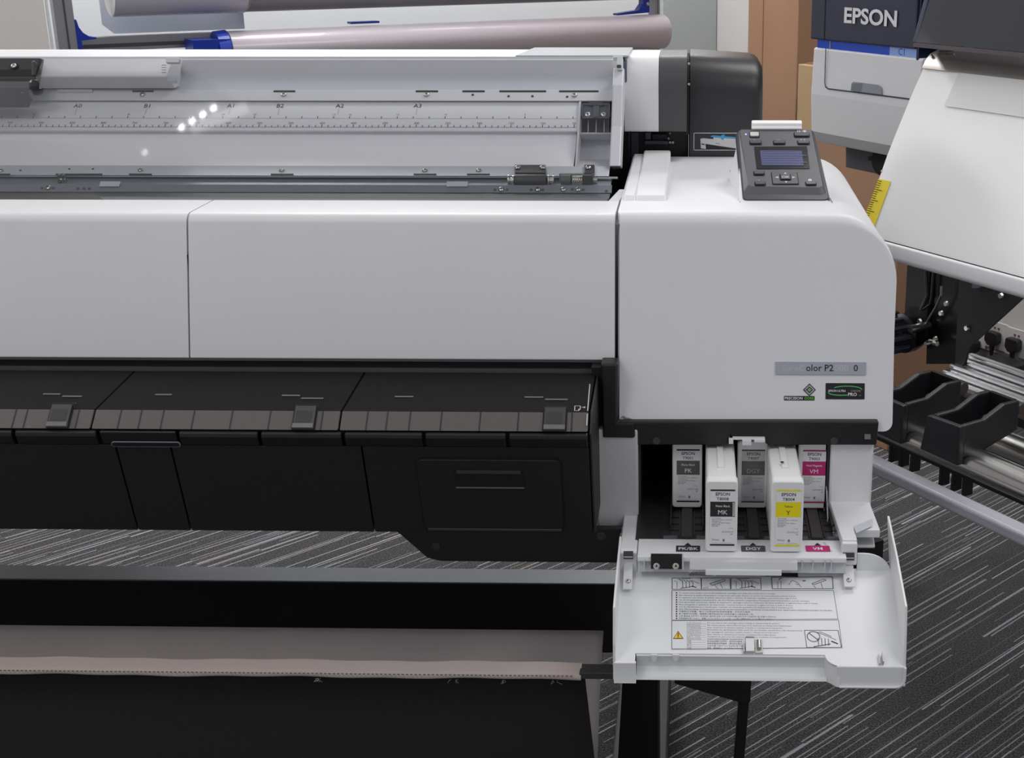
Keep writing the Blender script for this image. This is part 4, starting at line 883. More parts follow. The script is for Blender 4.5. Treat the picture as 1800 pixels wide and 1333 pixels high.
# curved transition of the rim between apron and step
mb = MB(); cpts = []
for k in range(9):
    t = k/8; x = xs1+(xs2-xs1-.004)*t; e = t*t*(3-2*t); cpts.append((x, yl_-.006+(yr_+.003-yl_)*e, zb_+(zc_-zb_)*e, zf+(zf2-zf)*e))
for a, b in zip(cpts, cpts[1:]):
    mb.raw([(a[0], a[1], a[2]), (b[0], b[1], b[2]), (b[0], b[1]+.004, b[3]-.002), (a[0], a[1]+.004, a[3]-.002), (a[0], a[1]+.008, a[2]), (b[0], b[1]+.008, b[2]), (b[0], b[1]+.010, b[3]-.002), (a[0], a[1]+.010, a[3]-.002)], [(0, 1, 2, 3), (4, 7, 6, 5), (0, 4, 5, 1), (3, 2, 6, 7), (0, 3, 7, 4), (1, 5, 6, 2)])
mb.build('apron_curve', DW, DOOR)
for px in (1150, 1188):
    c = dp(px, 1150); k = MB(); k.prism([c+RX*(.004*math.cos(t))+Vector((0, -.003, -.009*abs(math.sin(t)) if math.sin(t) < 0 else 0)) for t in [i*math.pi/8 for i in range(8, 17)]], (0, .003, 0)); k.build('apron_tab', DW, DOOR)
# latch on the door
mb = MB(); a = dp(1311, 1150); b = dp(1326, 1150); L1 = (dp(1311, 1127)-a).length; W = b.x-a.x; DUp = -DD
mb.obox(a, RX*W, DUp*L1, DN*.006, 0); mb.obox(a+DUp*L1, RX*W, DUp*.004, DN*.004, 1); L = mb.build('door_latch', [WHITE2, GREYD], DOOR, bevel=.0006)
mb = MB(); a = dp(1328, 1150); mb.obox(a, RX*.009, DUp*L1, DN*.0025); mb.cyl(a+RX*.0045+DUp*.006+DN*.003, a+RX*.0045+DUp*(L1-.002)+DN*.003, .003, 12); mb.build('latch_spring', SCREWM, L, smooth=True)
mb = MB(); a = dp(1308, 1150); mb.obox(a-RX*.0008, RX*.0012, DUp*L1*.8, DN*.005); a = dp(1339, 1150); mb.obox(a, RX*.0012, DUp*L1, DN*.003); mb.build('latch_cheeks', OFFW, L)
for px in (1545, 1551):
    k = MB(); a = dp(px, 1170); k.prism([a, a+RX*.0015, a+RX*.0015+DUp*.014, a+DUp*.014], DN*(.004 if px == 1545 else .008)); k.build('door_rib', OFFW, DOOR)
# instruction sticker printed on the door floor
mb = MB(); q0 = HD + DN*.0007
def dl(px, py): q = onP(px, py, HD, DN)-HD; return (q.x, -q.dot(DD))
def T(txt, px, py, h, m=1, al='LEFT', px1=None):      # text line from px to px1 (squeezed to fit)
    x, y = dl(px, py); vs, fs = glyphs(txt, 'LEFT', 0, 0); wd = max(v[0] for v in vs)
    size = h; sx = 1.0
    if px1: sx = (dl(px1, py)[0]-x)/(wd*size)
    mb.text(txt, q0+RX*x+DUp*y, RX, DUp, size, m, 'LEFT', 0, sx, 0)
def FRM(c, w, m=1):
    pts = [dl(*p) for p in c]; mb.line(q0, RX, DUp, pts+[pts[0]], w, m)
b0 = len(mb.f); pts = [dl(1182, 1017), dl(1464, 1015), dl(1475, 1090), dl(1482, 1140), dl(1181, 1141)]; mb.face([q0+RX*x+DUp*y-DN*.0002 for x, y in pts], 0); mb.nr.add(b0)
for x0_, x1_ in ((1181.5, 1232), (1233, 1283), (1285, 1337)): FRM([(x0_, 1017), (x1_, 1017), (x1_+1, 1037), (x0_, 1037)], .0009, 2)
FRM([(1356, 1016), (1463, 1015), (1464.5, 1036), (1357.5, 1036)], .0011, 2)
FRM([(1181, 1039), (1465, 1039), (1473, 1089), (1181, 1091)], .0006, 2)
FRM([(1181, 1092), (1474, 1091), (1480, 1139), (1181, 1142)], .0006, 2)
LN_ = [("To ensure print quality, remove all installed ink cartridges and shake them well every 3 months.", 1363), ("Afin d'assurer la qualite d'impression, sortez toute cartouche d'encre en service et secouez-la bien tous les 3 mois.", 1399),
 ("Per garantire una stampa di qualita, rimuovere tutte le cartucce di inchiostro installate e scuoterle bene ogni 3 mesi.", 1401), ("Um die Druckqualitat sicherzustellen, alle drei Monate samtliche eingesetzten Tintenpatronen herausnehmen und gut schutteln.", 1423),
 ("Para garantizar una buena calidad de impresion, extraiga todos los cartuchos de tinta instalados y agitelos bien cada 3 meses.", 1438), ("Para assegurar a qualidade de impressao, remova todos os tinteiros e agite-os bem a cada 3 meses.", 1394),
 ("Om de afdrukkwaliteit te waarborgen, verwijder en schud alle geinstalleerde inktpatronen elke 3 maanden goed.", 1394), ("Для обеспечения оптимального качества печати вынимайте и тщательно встряхивайте все чернильные картриджи каждые три месяца.", 1463),
 ("为确保打印质量，每三个月取出所有安装的墨盒一次并充分摇晃。", 1320), ("為了維持列印品質，請每隔三個月取出所有已安裝的墨水卡匣並搖晃一次。", 1325), ("인쇄 품질을 유지하기 위해서는 설치된 모든 잉크 카트리지를 분리하여 3개월마다 잘 흔들어 주십시오.", 1365), ("印刷品質を保つために、装着したインクカートリッジを、3ヶ月に1度取り外してよく振ってください。", 1360)]
for i, (t, xe_) in enumerate(LN_):
    py = 1044.2+i*4.08; a = dl(1188, py); mb.rect(q0, RX, DUp, a[0], a[0]+.0018, a[1], a[1]+.0020, 1); T(t, 1193, py, .0028, 2, px1=xe_)
WL = [("CAUTION", "Do not remove the cartridges when moving or transporting the printer.", 1371), ("IMPORTANT", "Ne retirez pas les cartouches lorsque vous deplacez ou transportez l'imprimante.", 1392), ("ATTENZIONE", "Non rimuovere le cartucce quando si sposta o si trasporta la stampante.", 1376), ("VORSICHT", "Entnehmen Sie die Patronen nicht, wenn Sie den Drucker verschieben oder transportieren.", 1411),
 ("PRECAUCION", "No extraiga los cartuchos cuando mueva o transporte la impresora.", 1369), ("ATENCAO", "Nao remova os cartuchos ao mover ou transportar a impressora.", 1364), ("LET OP", "Verwijder de patronen niet wanneer u de printer verplaatst of transporteert.", 1383), ("ВНИМАНИЕ", "Не вынимайте картриджи при перемещении и транспортировке принтера.", 1398),
 ("注意", "移动或运输打印机时，请勿取出墨盒。", 1316), ("注意", "移動或運送印表機時，請勿取出墨水。", 1315), ("주의", "프린터를 이동하거나 운반할 때 카트", 1313), ("注意", "移動・輸送時は、インクカートリッジ", 1312)]
for i, (w_, t, xe_) in enumerate(WL):
    py = 1097+i*4.03; T(w_, 1207, py, .0028, 3, px1=1207+min(25, 4*len(w_))); a = dl(1207, py+1); b = dl(1241, py+1); mb.line(q0, RX, DUp, [(a[0], a[1]), (b[0], b[1])], .0003, 3); T(t, 1243, py, .0028, 2, px1=min(xe_, 1306) if 6 < i < 12 else xe_)
b0 = len(mb.f); mb.face([q0+RX*dl(*p)[0]+DUp*dl(*p)[1]+DN*.0001 for p in ((1183, 1124), (1201.5, 1124), (1192, 1110))], 1); mb.nr.add(b0)
b0 = len(mb.f); mb.face([q0+RX*dl(*p)[0]+DUp*dl(*p)[1]+DN*.0002 for p in ((1184.6, 1123), (1199.6, 1123), (1192, 1111.7))], 4); mb.nr.add(b0)
a = dl(1192, 1120.5); mb.line(q0, RX, DUp, [(a[0], a[1]), (a[0], a[1]+.006)], .0011, 1, .0004); mb.line(q0, RX, DUp, [(a[0], a[1]-.0018), (a[0], a[1]-.0008)], .0012, 1, .0004)
# small line drawings
def S(pts, w=.0005, m=1): mb.line(q0, RX, DUp, [dl(*p) for p in pts], w, m, .0001)
def drawing_boxes(ox):
    for i in range(4): S([(ox+12+i*6, 1019+i*.8), (ox+18+i*6, 1023+i*.6), (ox+18+i*6, 1035-i*.5)], .0007)
    S([(ox+8, 1019), (ox+32, 1018)]); S([(ox+14, 1035), (ox+36, 1032)], .0008); S([(ox+33, 1021), (ox+48, 1027)]); S([(ox+34, 1031), (ox+42, 1034)], .0012); S([(ox+3, 1022), (ox+8, 1024), (ox+8, 1035)])
drawing_boxes(1182); drawing_boxes(1286)
S([(1248, 1027), (1273, 1019), (1275, 1022), (1252, 1030), (1248, 1027)], .0007); S([(1256, 1029), (1262, 1036)]); S([(1266, 1026), (1270, 1035)]); T('x15', 1236, 1035.5, .0045, 2)
S([(1367, 1023), (1367, 1035)]); S([(1373, 1022), (1373, 1035)]); S([(1370, 1021), (1370, 1018), (1375, 1018)], .0009); S([(1386, 1030), (1392, 1021), (1402, 1025), (1408, 1033)]); S([(1398, 1027), (1404, 1029)]); S([(1411, 1022), (1416, 1022)], .0014)
S([(1427, 1027), (1448, 1019), (1452, 1021), (1430, 1029), (1427, 1027)], .0007); S([(1430, 1030), (1434, 1035)]); S([(1443, 1026), (1446, 1035)])
FRM([(1414, 1109), (1473, 1109), (1479, 1139), (1418, 1139)], .0007, 1)
cc_ = dl(1430, 1120); S_ = [(cc_[0]+.0078*math.cos(t), cc_[1]+.0078*math.sin(t)) for t in [i*math.pi/12 for i in range(25)]]; mb.line(q0, RX, DUp, S_, .0011, 2, .0001); mb.line(q0, RX, DUp, [(cc_[0]-.0055, cc_[1]+.0055), (cc_[0]+.0055, cc_[1]-.0055)], .0011, 2, .0001)
S([(1436, 1112), (1458, 1121)]); S([(1440, 1111), (1462, 1120)])
for i in range(4): S([(1438+i*6, 1122+i*.5), (1439+i*6, 1136)], .0007)
S([(1430, 1138), (1460, 1133)], .001); S([(1461, 1128), (1473, 1133)], .0016); S([(1456, 1120), (1470, 1126)])
mb.build('instruction_print', [mat('sticker_white', s(230, 231, 234), .35), INK, mat('sticker_text_grey', s(92, 94, 100), .5), INKL, mat('warning_yellow', s(240, 200, 10), .5)], DOOR)

# ---- lower support plate, stand and fabric basket
yP = -.50
mb = MB(); P = [onY(x, y, yP) for x, y in ((690, 930), (705, 941), (751, 981), (775, 987), (1092, 990), (1092, 930))]
mb.prism(P, (0, .012, 0)); SP = mb.build('side_plate', mat('plate_black', s(30, 30, 32), .45), PR, bevel=.001)
for px, py in ((766, 961), (1057, 943)):
    k = MB(); k.lathe(onY(px, py, yP-.0002), (0, -1, 0), [(0, .0062), (.0012, .0062), (.0014, .0048), (.0004, .0044)], 20); k.build('plate_hole', mat('hole_rim', s(62, 60, 62), .4), SP)
mb = MB(); mb.box(XL, TX(1092, 1000, -.35), -.365, -.318, .335, .4495); BM = mb.build('stand_beam', mat('beam_dark_metal', s(98, 101, 104), .33, metal=.85), PR, bevel=.001)
mb = MB(); mb.box(XL, TX(1092, 1000, -.35), -.3665, -.3652, .335, .447); mb.build('beam_front', BLACKP, BM)
lg = [onY(1099, 1190, -.37).x, onY(1159.5, 1190, -.37).x]
mb = MB(); mb.prism([(lg[0]-.022, -.372, 0), (lg[1]-.001, -.372, 0), (lg[1], -.372, .46), (lg[0], -.372, .46), (lg[0], -.372, .36)], (0, .012, 0)); LG = mb.build('stand_leg', mat('leg_black', s(24, 24, 26), .7, spec=.3), PR)
mb = MB(); mb.box(lg[1]-.003, lg[1]+.0005, -.3735, -.372, .02, .46); mb.build('leg_edge_highlight', mat('leg_highlight_grey', s(50, 48, 50), .5), LG)  # thin grey strip paints a highlight down the leg's right edge
mb = MB(); mb.box(lg[0]-.03, lg[1]+.01, -.62, .10, .02, .07); mb.build('stand_foot', BLACKM, PR, bevel=.004)
yG = -.34
mb = MB(); mb.prism([onY(x, y, yG) for x, y in ((1183, 1150), (1323, 1150), (1321, 1194), (1319, 1236), (1300, 1236), (1186, 1203))], (0, .12, 0)); GS = mb.build('drain_box', mat('drain_black', s(26, 26, 28), .45), PR, bevel=.002)
a, b = onY(1306, 1230, yG+.01), onY(1297, 1340, yG+.01); d = (b-a).normalized(); e = a+d*((a.z-.0)/-d.z)
mb = MB(); mb.obox(a+Vector((-.0065, 0, 0)), (.0165, 0, 0), (0, .018, 0), (e-a)*.985); mb.build('support_pole', mat('pole_black', s(22, 22, 24), .45), PR, bevel=.002)
# basket
FABI = mat('grey_fabric_inner', s(176, 166, 167), .75, bump=.4, bscale=1800, var=.06, vscale=9, sheen=.3)
FABO = mat('black_fabric_outer', s(22, 18, 18), .85, bump=.5, bscale=1500, sheen=.1)
FABH = mat('hem_fabric', s(188, 174, 169), .7, bump=.5, bscale=1500, sheen=.3)
yBar = -.640
bz1, bz0 = onY(700, 1157.5, yBar).z, onY(700, 1194.5, yBar-.028).z
xF = onY(1024, 1180, yBar).x
def cloth(name, rows, m, thick, parent=PR, nx=120, wav=None):
    mb = MB(); vs = []; nr_ = len(rows)
    for j, (y, z, xa_, xb_) in enumerate(rows):
        for i in range(nx+1):
            x = xa_+(xb_-xa_)*i/nx; dy, dz = (wav(x, j/(nr_-1)) if wav else (0, 0)); vs.append((x, y+dy, z+dz))
    fs = [(j*(nx+1)+i, j*(nx+1)+i+1, (j+1)*(nx+1)+i+1, (j+1)*(nx+1)+i) for j in range(nr_-1) for i in range(nx)]
    mb.raw(vs, fs); o = mb.build(name, m, parent, smooth=True); md = o.modifiers.new('solid', 'SOLIDIFY'); md.thickness = thick; md.offset = 0; return o
xRi = onY(1061, 1112, -.42).x
yT = -.42; zT_ = onY(700, 1106, yT).z
def wv(x, v):
    a = math.sin(x*9.3+1.0)*.004 + math.sin(x*21+.4)*.0022
    for c, w, h in ((-.60, .03, .012), (-.30, .025, .010), (-.085, .03, .012), (-.84, .05, .01)):
        u = x-c-(v-.25)*.06; a += h*math.exp(-(u/w)**2)*math.sin(u/w*1.5)
    e = math.sin(min(v*2.2, 1)*math.pi)
    return (a*e*.5, a*e)
rows = [(yT-.24*t, zT_-(.30*t+.06*math.sin(t*math.pi)), XL, xRi+.006*t) for t in [i/14 for i in range(15)]]
rows = [(yT-.17*t-.05*t*t, zT_-.065*t-.235*t*t, XL, xRi-.004*t) for t in [i/16 for i in range(17)]]
cloth('basket_fabric', rows, FABI, .0012, wav=wv)
xBt = onY(1047, 1333, -.64).x
rows = [(yBar+.004, bz0+.004, XL, xF+.002), (-.642, bz0-.02, XL, xF+.004), (-.642, .32, XL, xBt), (-.640, .25, XL, xBt+.010), (-.640, rows[-1][1], XL, xBt+.004)]
cloth('basket_front_fabric', rows, FABO, .0012, nx=40)
# hem wrapped around the front bar
mb = MB(); hp = rounded([(yBar, bz1), (yBar-.026, bz1-.006), (yBar-.028, bz0), (yBar, bz0)], [.005, .007, .006, .004], 5)
n = 160; rings = []
for i in range(n+1):
    x = XL+(xF-XL)*i/n; w = math.sin(x*60)*.0005+math.sin(x*23+1)*.0006
    rings.append([Vector((x, y+w*.4, z+w)) for y, z in hp])
m_ = len(hp); mb.raw([p for r in rings for p in r], [(k*m_+i, k*m_+(i+1) % m_, (k+1)*m_+(i+1) % m_, (k+1)*m_+i) for k in range(n) for i in range(m_)]+[tuple(range(m_))[::-1], tuple(range(n*m_, (n+1)*m_))])
HM = mb.build('bar_hem', FABH, PR, smooth=True)
mb = MB(); mb.prism_x([(yBar-.010, bz1-.0055), (yBar-.0108, bz1-.0057), (yBar-.0108, bz1-.0050), (yBar-.010, bz1-.0045)], XL, xF)
x = XL
while x < xF-.01: mb.box(x, x+.003, yBar-.0278, yBar-.0292, bz0+.007, bz0+.0078); x += .0055
mb.build('hem_stitching', mat('thread_brown', s(112, 98, 94), .8), HM)
k = MB()
for cx0 in (-.47, -.475, .0-.17, -.30, -.02-.22):
    for q in range(3): a = Vector((cx0+random.uniform(-.006, .006), yBar-.027, bz0)); k.tube([a, a+Vector((random.uniform(-.003, .003), -.001, -.002)), a+Vector((random.uniform(-.006, .006), -.001, -.005))], .00016, 5)
k.build('loose_threads', FABH, HM)
mb = MB(); mb.box(xF-.002, TX(1100, 1180, yBar)+.05, yBar-.025, yBar-.002, bz0+.001, bz1-.004); BB = mb.build('basket_bar', mat('bar_charcoal', s(58, 58, 60), .35), PR, bevel=.001)
mb = MB(); x9 = TX(1100, 1180, yBar)+.03; mb.obox((x9, yBar-.02, bz0+.004), (.02, 0, 0), (0, .30, -.04), (0, 0, .018)); mb.build('basket_arm', BLACKM, PR)

# ================================================================== INK CARTRIDGES
CWH = mat('cartridge_white', s(238, 238, 238), .35, bump=.05, bscale=500)
LAB = [('T9001', 'Photo Black', 'PK', s(96, 92, 90), s(40, 36, 38), '350ml', '20191108', PAPERW),
       ('T8008', 'Matte Black', 'MK', s(44, 40, 42), s(40, 38, 36), '700ml', '20190214', PAPERW),
       ('T9007', 'Dark Grey', 'DGY', s(104, 100, 98), s(88, 84, 82), '350ml', '20191002', mat('pale_print', s(176, 174, 172), .5)),
       ('T8004', 'Yellow', 'Y', s(240, 224, 10), s(240, 224, 40), '700ml', '20190215', INK),
       ('T9003', 'Vivid Magenta', 'VM', s(186, 34, 110), s(176, 34, 104), '350ml', '20190820', PAPERW)]
CART_LAB = ['white ink cartridge with grey photo black label, leftmost and set back in the bay', 'long white ink cartridge with matte black label sticking out of the bay', 'white ink cartridge with dark grey DGY label set back between the two long ones', 'long white ink cartridge with yellow label sticking out of the bay', 'white ink cartridge with magenta VM label, rightmost in the bay']
CARTN = ['photo_black', 'matte_black', 'dark_grey', 'yellow', 'magenta']
for i, (code, cname, ab, bandc, stripec, ml, dt, tcol) in enumerate(LAB):
    yf = -.586 if i in (1, 3) else -.453
    x = lane[i]; w = .0204; z0 = zbay+.0035 if i not in (1, 3) else zbay+.0005; h = .0985
    xt = .003 if i == 3 else 0.0
    C = thing('ink_cartridge', (x, yf+.1, z0), CART_LAB[i], 'ink cartridge', 'ink cartridges in the bay')
    fp_ = rounded([(x-w, z0), (x+w, z0), (x+w, z0+h), (x-w, z0+h)], .0045, 5)
    mb = MB(); R = []
    for d, ins in ((.0, .0012), (-.0, 0)): pass
    rings = [[Vector((px_, yf+dy, pz)) for px_, pz in (inset(fp_, ins) if ins else fp_)] for dy, ins in ((0, .0014), (.0014, 0), (.016, 0), (.0175, .0012))]
    m_ = len(fp_); mb.raw([p for r in rings for p in r], [(k*m_+q, k*m_+(q+1) % m_, (k+1)*m_+(q+1) % m_, (k+1)*m_+q) for k in range(3) for q in range(m_)]+[tuple(range(m_))[::-1], tuple(range(3*m_, 4*m_))])
    mb.build('front_cap', CWH, C, smooth=True)
    bp_ = rounded([(x-w+.0008, z0), (x+w-.0012, z0), (x+w-.0012, z0+h-.0025), (x-w+.0008, z0+h-.0025)], .004, 4)
    ye = -.225
    mb = MB(); mb.prism([(a, yf+.017, b) for a, b in bp_], (0, ye-yf-.017, 0)); B_ = mb.build('bottle', mat('bottle_translucent', s(232, 232, 232), .4), C, smooth=True)
    mb = MB(); mb.box(x-.0045, x+.0035, yf+.05, ye, z0+h-.003, z0+h-.0004); mb.box(x-w+.0006, x-w+.0012, yf+.03, ye, z0+.02, z0+h-.02); mb.build('bottle_ridge', CWH, C, bevel=.001)
    if i == 3:
        mb = MB(); mb.cyl((x-.004, yf+.062, z0+h+.0014), (x-.004, yf+.062, z0+h+.0018), .0025, 12); mb.build('ink_spot', INK, C)
    # label
    lw_ = .0158; l0, l1 = z0+.0085, z0+h-.0115; H = l1-l0; o = Vector((x+.0012, yf-.0003, l0)); k = MB(); X = RX
    k.rect(o, X, UP, -lw_, lw_, 0, H, 0); k.rect(o, X, UP, -lw_, lw_, 0, H*.030, 2, 0, .0001); k.rect(o, X, UP, -lw_, lw_, H*.970, H, 2, .0008, .0001)
    k.rect(o, X, UP, -lw_, lw_, H*.52, H*.785, 1, 0, .0001); L0 = o+Vector((0, -.0002, 0))
    k.text('EPSON', L0+UP*(H*.892), X, UP, .0062, 3, off=.012, sx=.98); k.text(code, L0+UP*(H*.808), X, UP, .0060, 3, sx=1.0, off=.004)
    k.text(cname, L0+UP*(H*.69), X, UP, .0042, 4 if i not in (2,) else 5, sx=.92, off=.004); k.text(ab, L0+UP*(H*.56), X, UP, .0088, 4, off=.0)
    for q, t in enumerate(('Ink Cartridge', "Cartouche d'encre / Cartuccia", 'Tintenpatrone', 'Cartucho de tinta / Tinteiro', 'Inktcartridge', 'Kartridzh')):
        k.text(t, L0+X*(-lw_*.86)+UP*(H*(.485-q*.028)), X, UP, .0021, 3, 'LEFT', res=0)
    k.text('1 XXXXX', L0+X*(lw_*.86)+UP*(H*.305), X, UP, .0015, 5, 'RIGHT', res=0); k.text(dt, L0+X*(lw_*.86)+UP*(H*.235), X, UP, .0036, 5, 'RIGHT', res=0); k.text('MP', L0+X*(lw_*.86)+UP*(H*.195), X, UP, .0026, 5, 'RIGHT', res=0)
    k.text(ml, L0+X*(-lw_*.85)+UP*(H*.09), X, UP, .0038, 5, 'LEFT', res=1); k.rect(L0, X, UP, .0005, .003, H*.085, H*.12, 5); k.rect(L0, X, UP, .0005, .003, H*.075, H*.08, 3)
    k.text('For printers - see user guide for details', L0+UP*(H*.045), X, UP, .0016, 5, res=0)
    if i == 1:
        for q in range(12): k.rect(L0, X, UP, lw_-.0032, lw_, H*.535+q*.0016, H*.535+q*.0016+.0008, 0)
    lbp = PAPERW if i != 2 else mat('greyish_label', s(205, 204, 206), .5)
    k.build('label', [lbp, mat('band_'+CARTN[i], bandc, .5), mat('stripe_'+CARTN[i], stripec, .5), INK, tcol, INKG], C)
# ================================================================== SECOND PRINTER (angled, right)
def Q(px, py, w=0.0): return onP(px, py, SP0+N2*w, N2)
def onU(px, py, u0):                   # intersection with plane u = u0 (an end-on plane of the second printer) -> (w, z)
    q = onP(px, py, SP0+U2*u0, U2); return (q-SP0).dot(N2), q.z
def L2(u, w, z): return Vector((SP0.x, SP0.y, 0)) + U2*u + N2*w + UP*z
def ufrom(px, py, w=0.0): return (Q(px, py, w)-SP0).dot(U2)
S2 = thing('signage_printer', tuple(L2(.9, .1, 0)), 'angled printer with navy head cover and curved white front, at right', 'printer')
NAVY = mat('navy_plastic', s(46, 50, 70), .4, bump=.1, bscale=900); NAVYD = mat('deep_navy', s(22, 32, 62), .4)
WG = mat('second_white', s(226, 227, 230), .42)
u_l, u_r = ufrom(1430, 83), ufrom(1615, 103)
zlo_l = Q(1434, 245).z; zhi = Q(1430, 83).z
# white lower ink cover, front plane
zs_ = Q(1520, 262).z

mb = MB(); prof = [(0, zhi), (.004, (zhi+zlo_l)/2), (0, Q(1436, 232).z), (-.02, Q(1438, 250, -.02).z), (-.30, Q(1438, 250, -.02).z), (-.30, zhi)]
mb.prism([L2(u_l, w, z) for w, z in prof], U2*(u_r+.012-u_l)); IC = mb.build('ink_cover', WG, S2, bevel=.004, smooth=False)
# door seam, pull recess
nn = N2
def Qs(px, py, l=.0045): return Q(px, py, .0)+N2*l
def strokeQ(mb, pts, wd, m=0, l=.005):
    for (xa, ya), (xb2, yb2) in zip(pts, pts[1:]):
        A, B = Qs(xa, ya, l), Qs(xb2, yb2, l); d = (B-A).normalized(); sd = N2.cross(d)*wd/2; mb.face([A-sd, B-sd, B+sd, A+sd], m)
mb = MB(); strokeQ(mb, [(1455, 85), (1453, 145), (1454, 152), (1459, 156), (1500, 161), (1556, 168), (1602, 174)], .0028); mb.build('ink_door_seam', mat('seam_dark', s(52, 60, 70), .5), S2)
mb = MB(); P = [(1499, 159), (1500.5, 146), (1504, 143.5), (1548, 149), (1553, 153), (1554, 166)]; A = [Qs(x, y, .0055) for x, y in P]; mb.face(A, 0); B2 = [Qs(x, y, .0058) for x, y in ((1500, 159), (1501.5, 147), (1520, 146), (1517, 161))]; mb.face(B2, 1); mb.build('door_pull', [mat('pull_grey', s(150, 154, 162), .4), GREYD], S2)
# blue protective strip
b0u, b1u = ufrom(1435, 70), ufrom(1614, 92); zA, zB2 = Q(1435, 69).z, Q(1435, 85).z
BLUE = mat('blue_film', s(20, 76, 205), .25); BLUEL = mat('blue_film_clear', s(150, 180, 240), .25)
mb = MB(); um = ufrom(1562, 85); mb.obox(L2(b0u, -.12, zB2-.002), U2*(um-b0u), N2*.117, UP*(zA-zB2+.004), 0); mb.obox(L2(um, -.12, zB2-.002), U2*(b1u-um), N2*.117, UP*(zA-zB2+.004), 1)
mb.obox(L2(b0u+.040, -.1, zB2-.002), U2*.004, N2*.098, UP*(zA-zB2+.003), 2)
mb.text('C1', L2(um+.035, -.0027, zB2+.004), U2, UP, .018, 0)
mb.build('blue_band', [BLUE, BLUEL, mat('band_seam', s(130, 140, 160), .4)], S2)
# navy upper module
mb = MB(); n0, n1 = ufrom(1427, 60), ufrom(1613, 60); zt2 = zhi+.30
mb.obox(L2(n0, -.30, zA), U2*(n1-n0), N2*.304, UP*(zt2-zA)); NH = mb.build('head_cover', NAVY, S2, bevel=.003)
mb = MB(); us = ufrom(1452, 30); mb.obox(L2(us, .004, zA+.001), U2*.003, N2*.0006, UP*(zt2-zA-.003)); mb.build('head_cover_seam', VOID, NH)
mb = MB(); mb.obox(L2(n1, -.30, zA-.30), U2*.006, N2*.300, UP*(.3+zt2-zA)); mb.build('side_cheek', NAVYD, S2)
a = Q(1484, 39, .0048); b = Q(1578, 46, .0048); wd = (b-a).length; hh = (Q(1484, 13, .0048)-a).length
vs_, _ = glyphs('EPSON', 'LEFT', .028, 4); tw = max(v[0] for v in vs_); tl_ = hh/.70
mb = MB(); o = L2(ufrom(1483, 39.5, .0048), .0062, a.z); mb.text('EPSON', o, U2, UP, tl_, 0, 'LEFT', .028, sx=wd/(tw*tl_), res=4)
# give letters thickness
me_f = list(mb.f); mb.build('maker_lettering', mat('lettering_white', s(232, 232, 236), .4), NH)
# body to the right (interior recess, tinted window)
u9 = 1.75
mb = MB(); mb.obox(L2(n1+.006, -.55, zhi-.34), U2*(u9-n1), N2*.42, UP*.51); mb.build('printer_body', mat('body_dark', s(26, 28, 40), .5), S2)
mb = MB(); uc = n1+.05
mb.prism([L2(uc, -.13, zt2), L2(uc, -.02, zt2), L2(uc, .06, Q(1668, 82, .06).z), L2(uc, -.13, Q(1668, 82, .06).z-.02)], U2*.014); mb.build('window_post', NAVYD, S2, bevel=.003)
zw0 = Q(1672, 84, .06).z
TW = mat('tinted_window', s(40, 40, 46), .06, spec=.6, coat=1.0)
mb = MB(); mb.prism([L2(uc+.014, .062, zw0+.004), L2(u9, .062, zw0+.004), L2(u9, -.03, zw0+.26), L2(uc+.014, -.03, zw0+.26)], N2*-.005); WN = mb.build('tinted_window', TW, S2)
mb = MB(); mb.obox(L2(uc+.012, .055, zw0-.004), U2*(u9-uc), N2*.012, UP*.007); mb.build('window_edge', mat('window_edge', s(96, 88, 92), .4), WN)
mb = MB(); q = Q(1697, 87, .05); mb.obox(q, U2*.018, N2*.012, UP*.0045); mb.build('carriage_light', mat('carriage_blue', s(110, 120, 235), .3, emit=.4), S2)
# curved front apron: end profile measured on the end plane
ua = n1+.055
prof = [onU(x, y, ua) for x, y in ((1665, 86), (1650, 89), (1636, 97), (1627, 111), (1619, 130), (1610, 150), (1598, 178), (1580, 222), (1560, 272), (1545, 315), (1530, 356), (1515, 397), (1510, 411))]

back = [(w-.012, z-.012) for w, z in prof][::-1]
mb = MB(); mb.prism([L2(ua, w, z) for w, z in prof+back], U2*(u9-ua)); APR = mb.build('curved_apron', mat('apron_white', s(246, 246, 246), .4), S2, smooth=True)
wE, zE = prof[-1]
zt_b = onP(1573, 429, L2(0, wE+.004, 0), N2).z; zt_c = onP(1573, 462, L2(0, wE+.01, 0), N2).z
mb = MB(); bp_ = rounded([(wE-.03, zt_b-.002), (wE+.006, zt_b), (wE+.012, zt_c+.006), (wE+.004, zt_c), (wE-.03, zt_c)], [0, .006, .01, .004, 0], 4)
mb.prism([L2(ua-.02, w, z) for w, z in bp_], U2*(u9-ua+.02)); mb.build('apron_bar', WHITE, S2, smooth=True)
mb = MB(); mb.obox(L2(ua-.01, wE-.03, zt_b-.002), U2*(u9-ua), N2*.032, UP*(zE-zt_b+.003)); mb.build('bar_gap', VOID, S2)
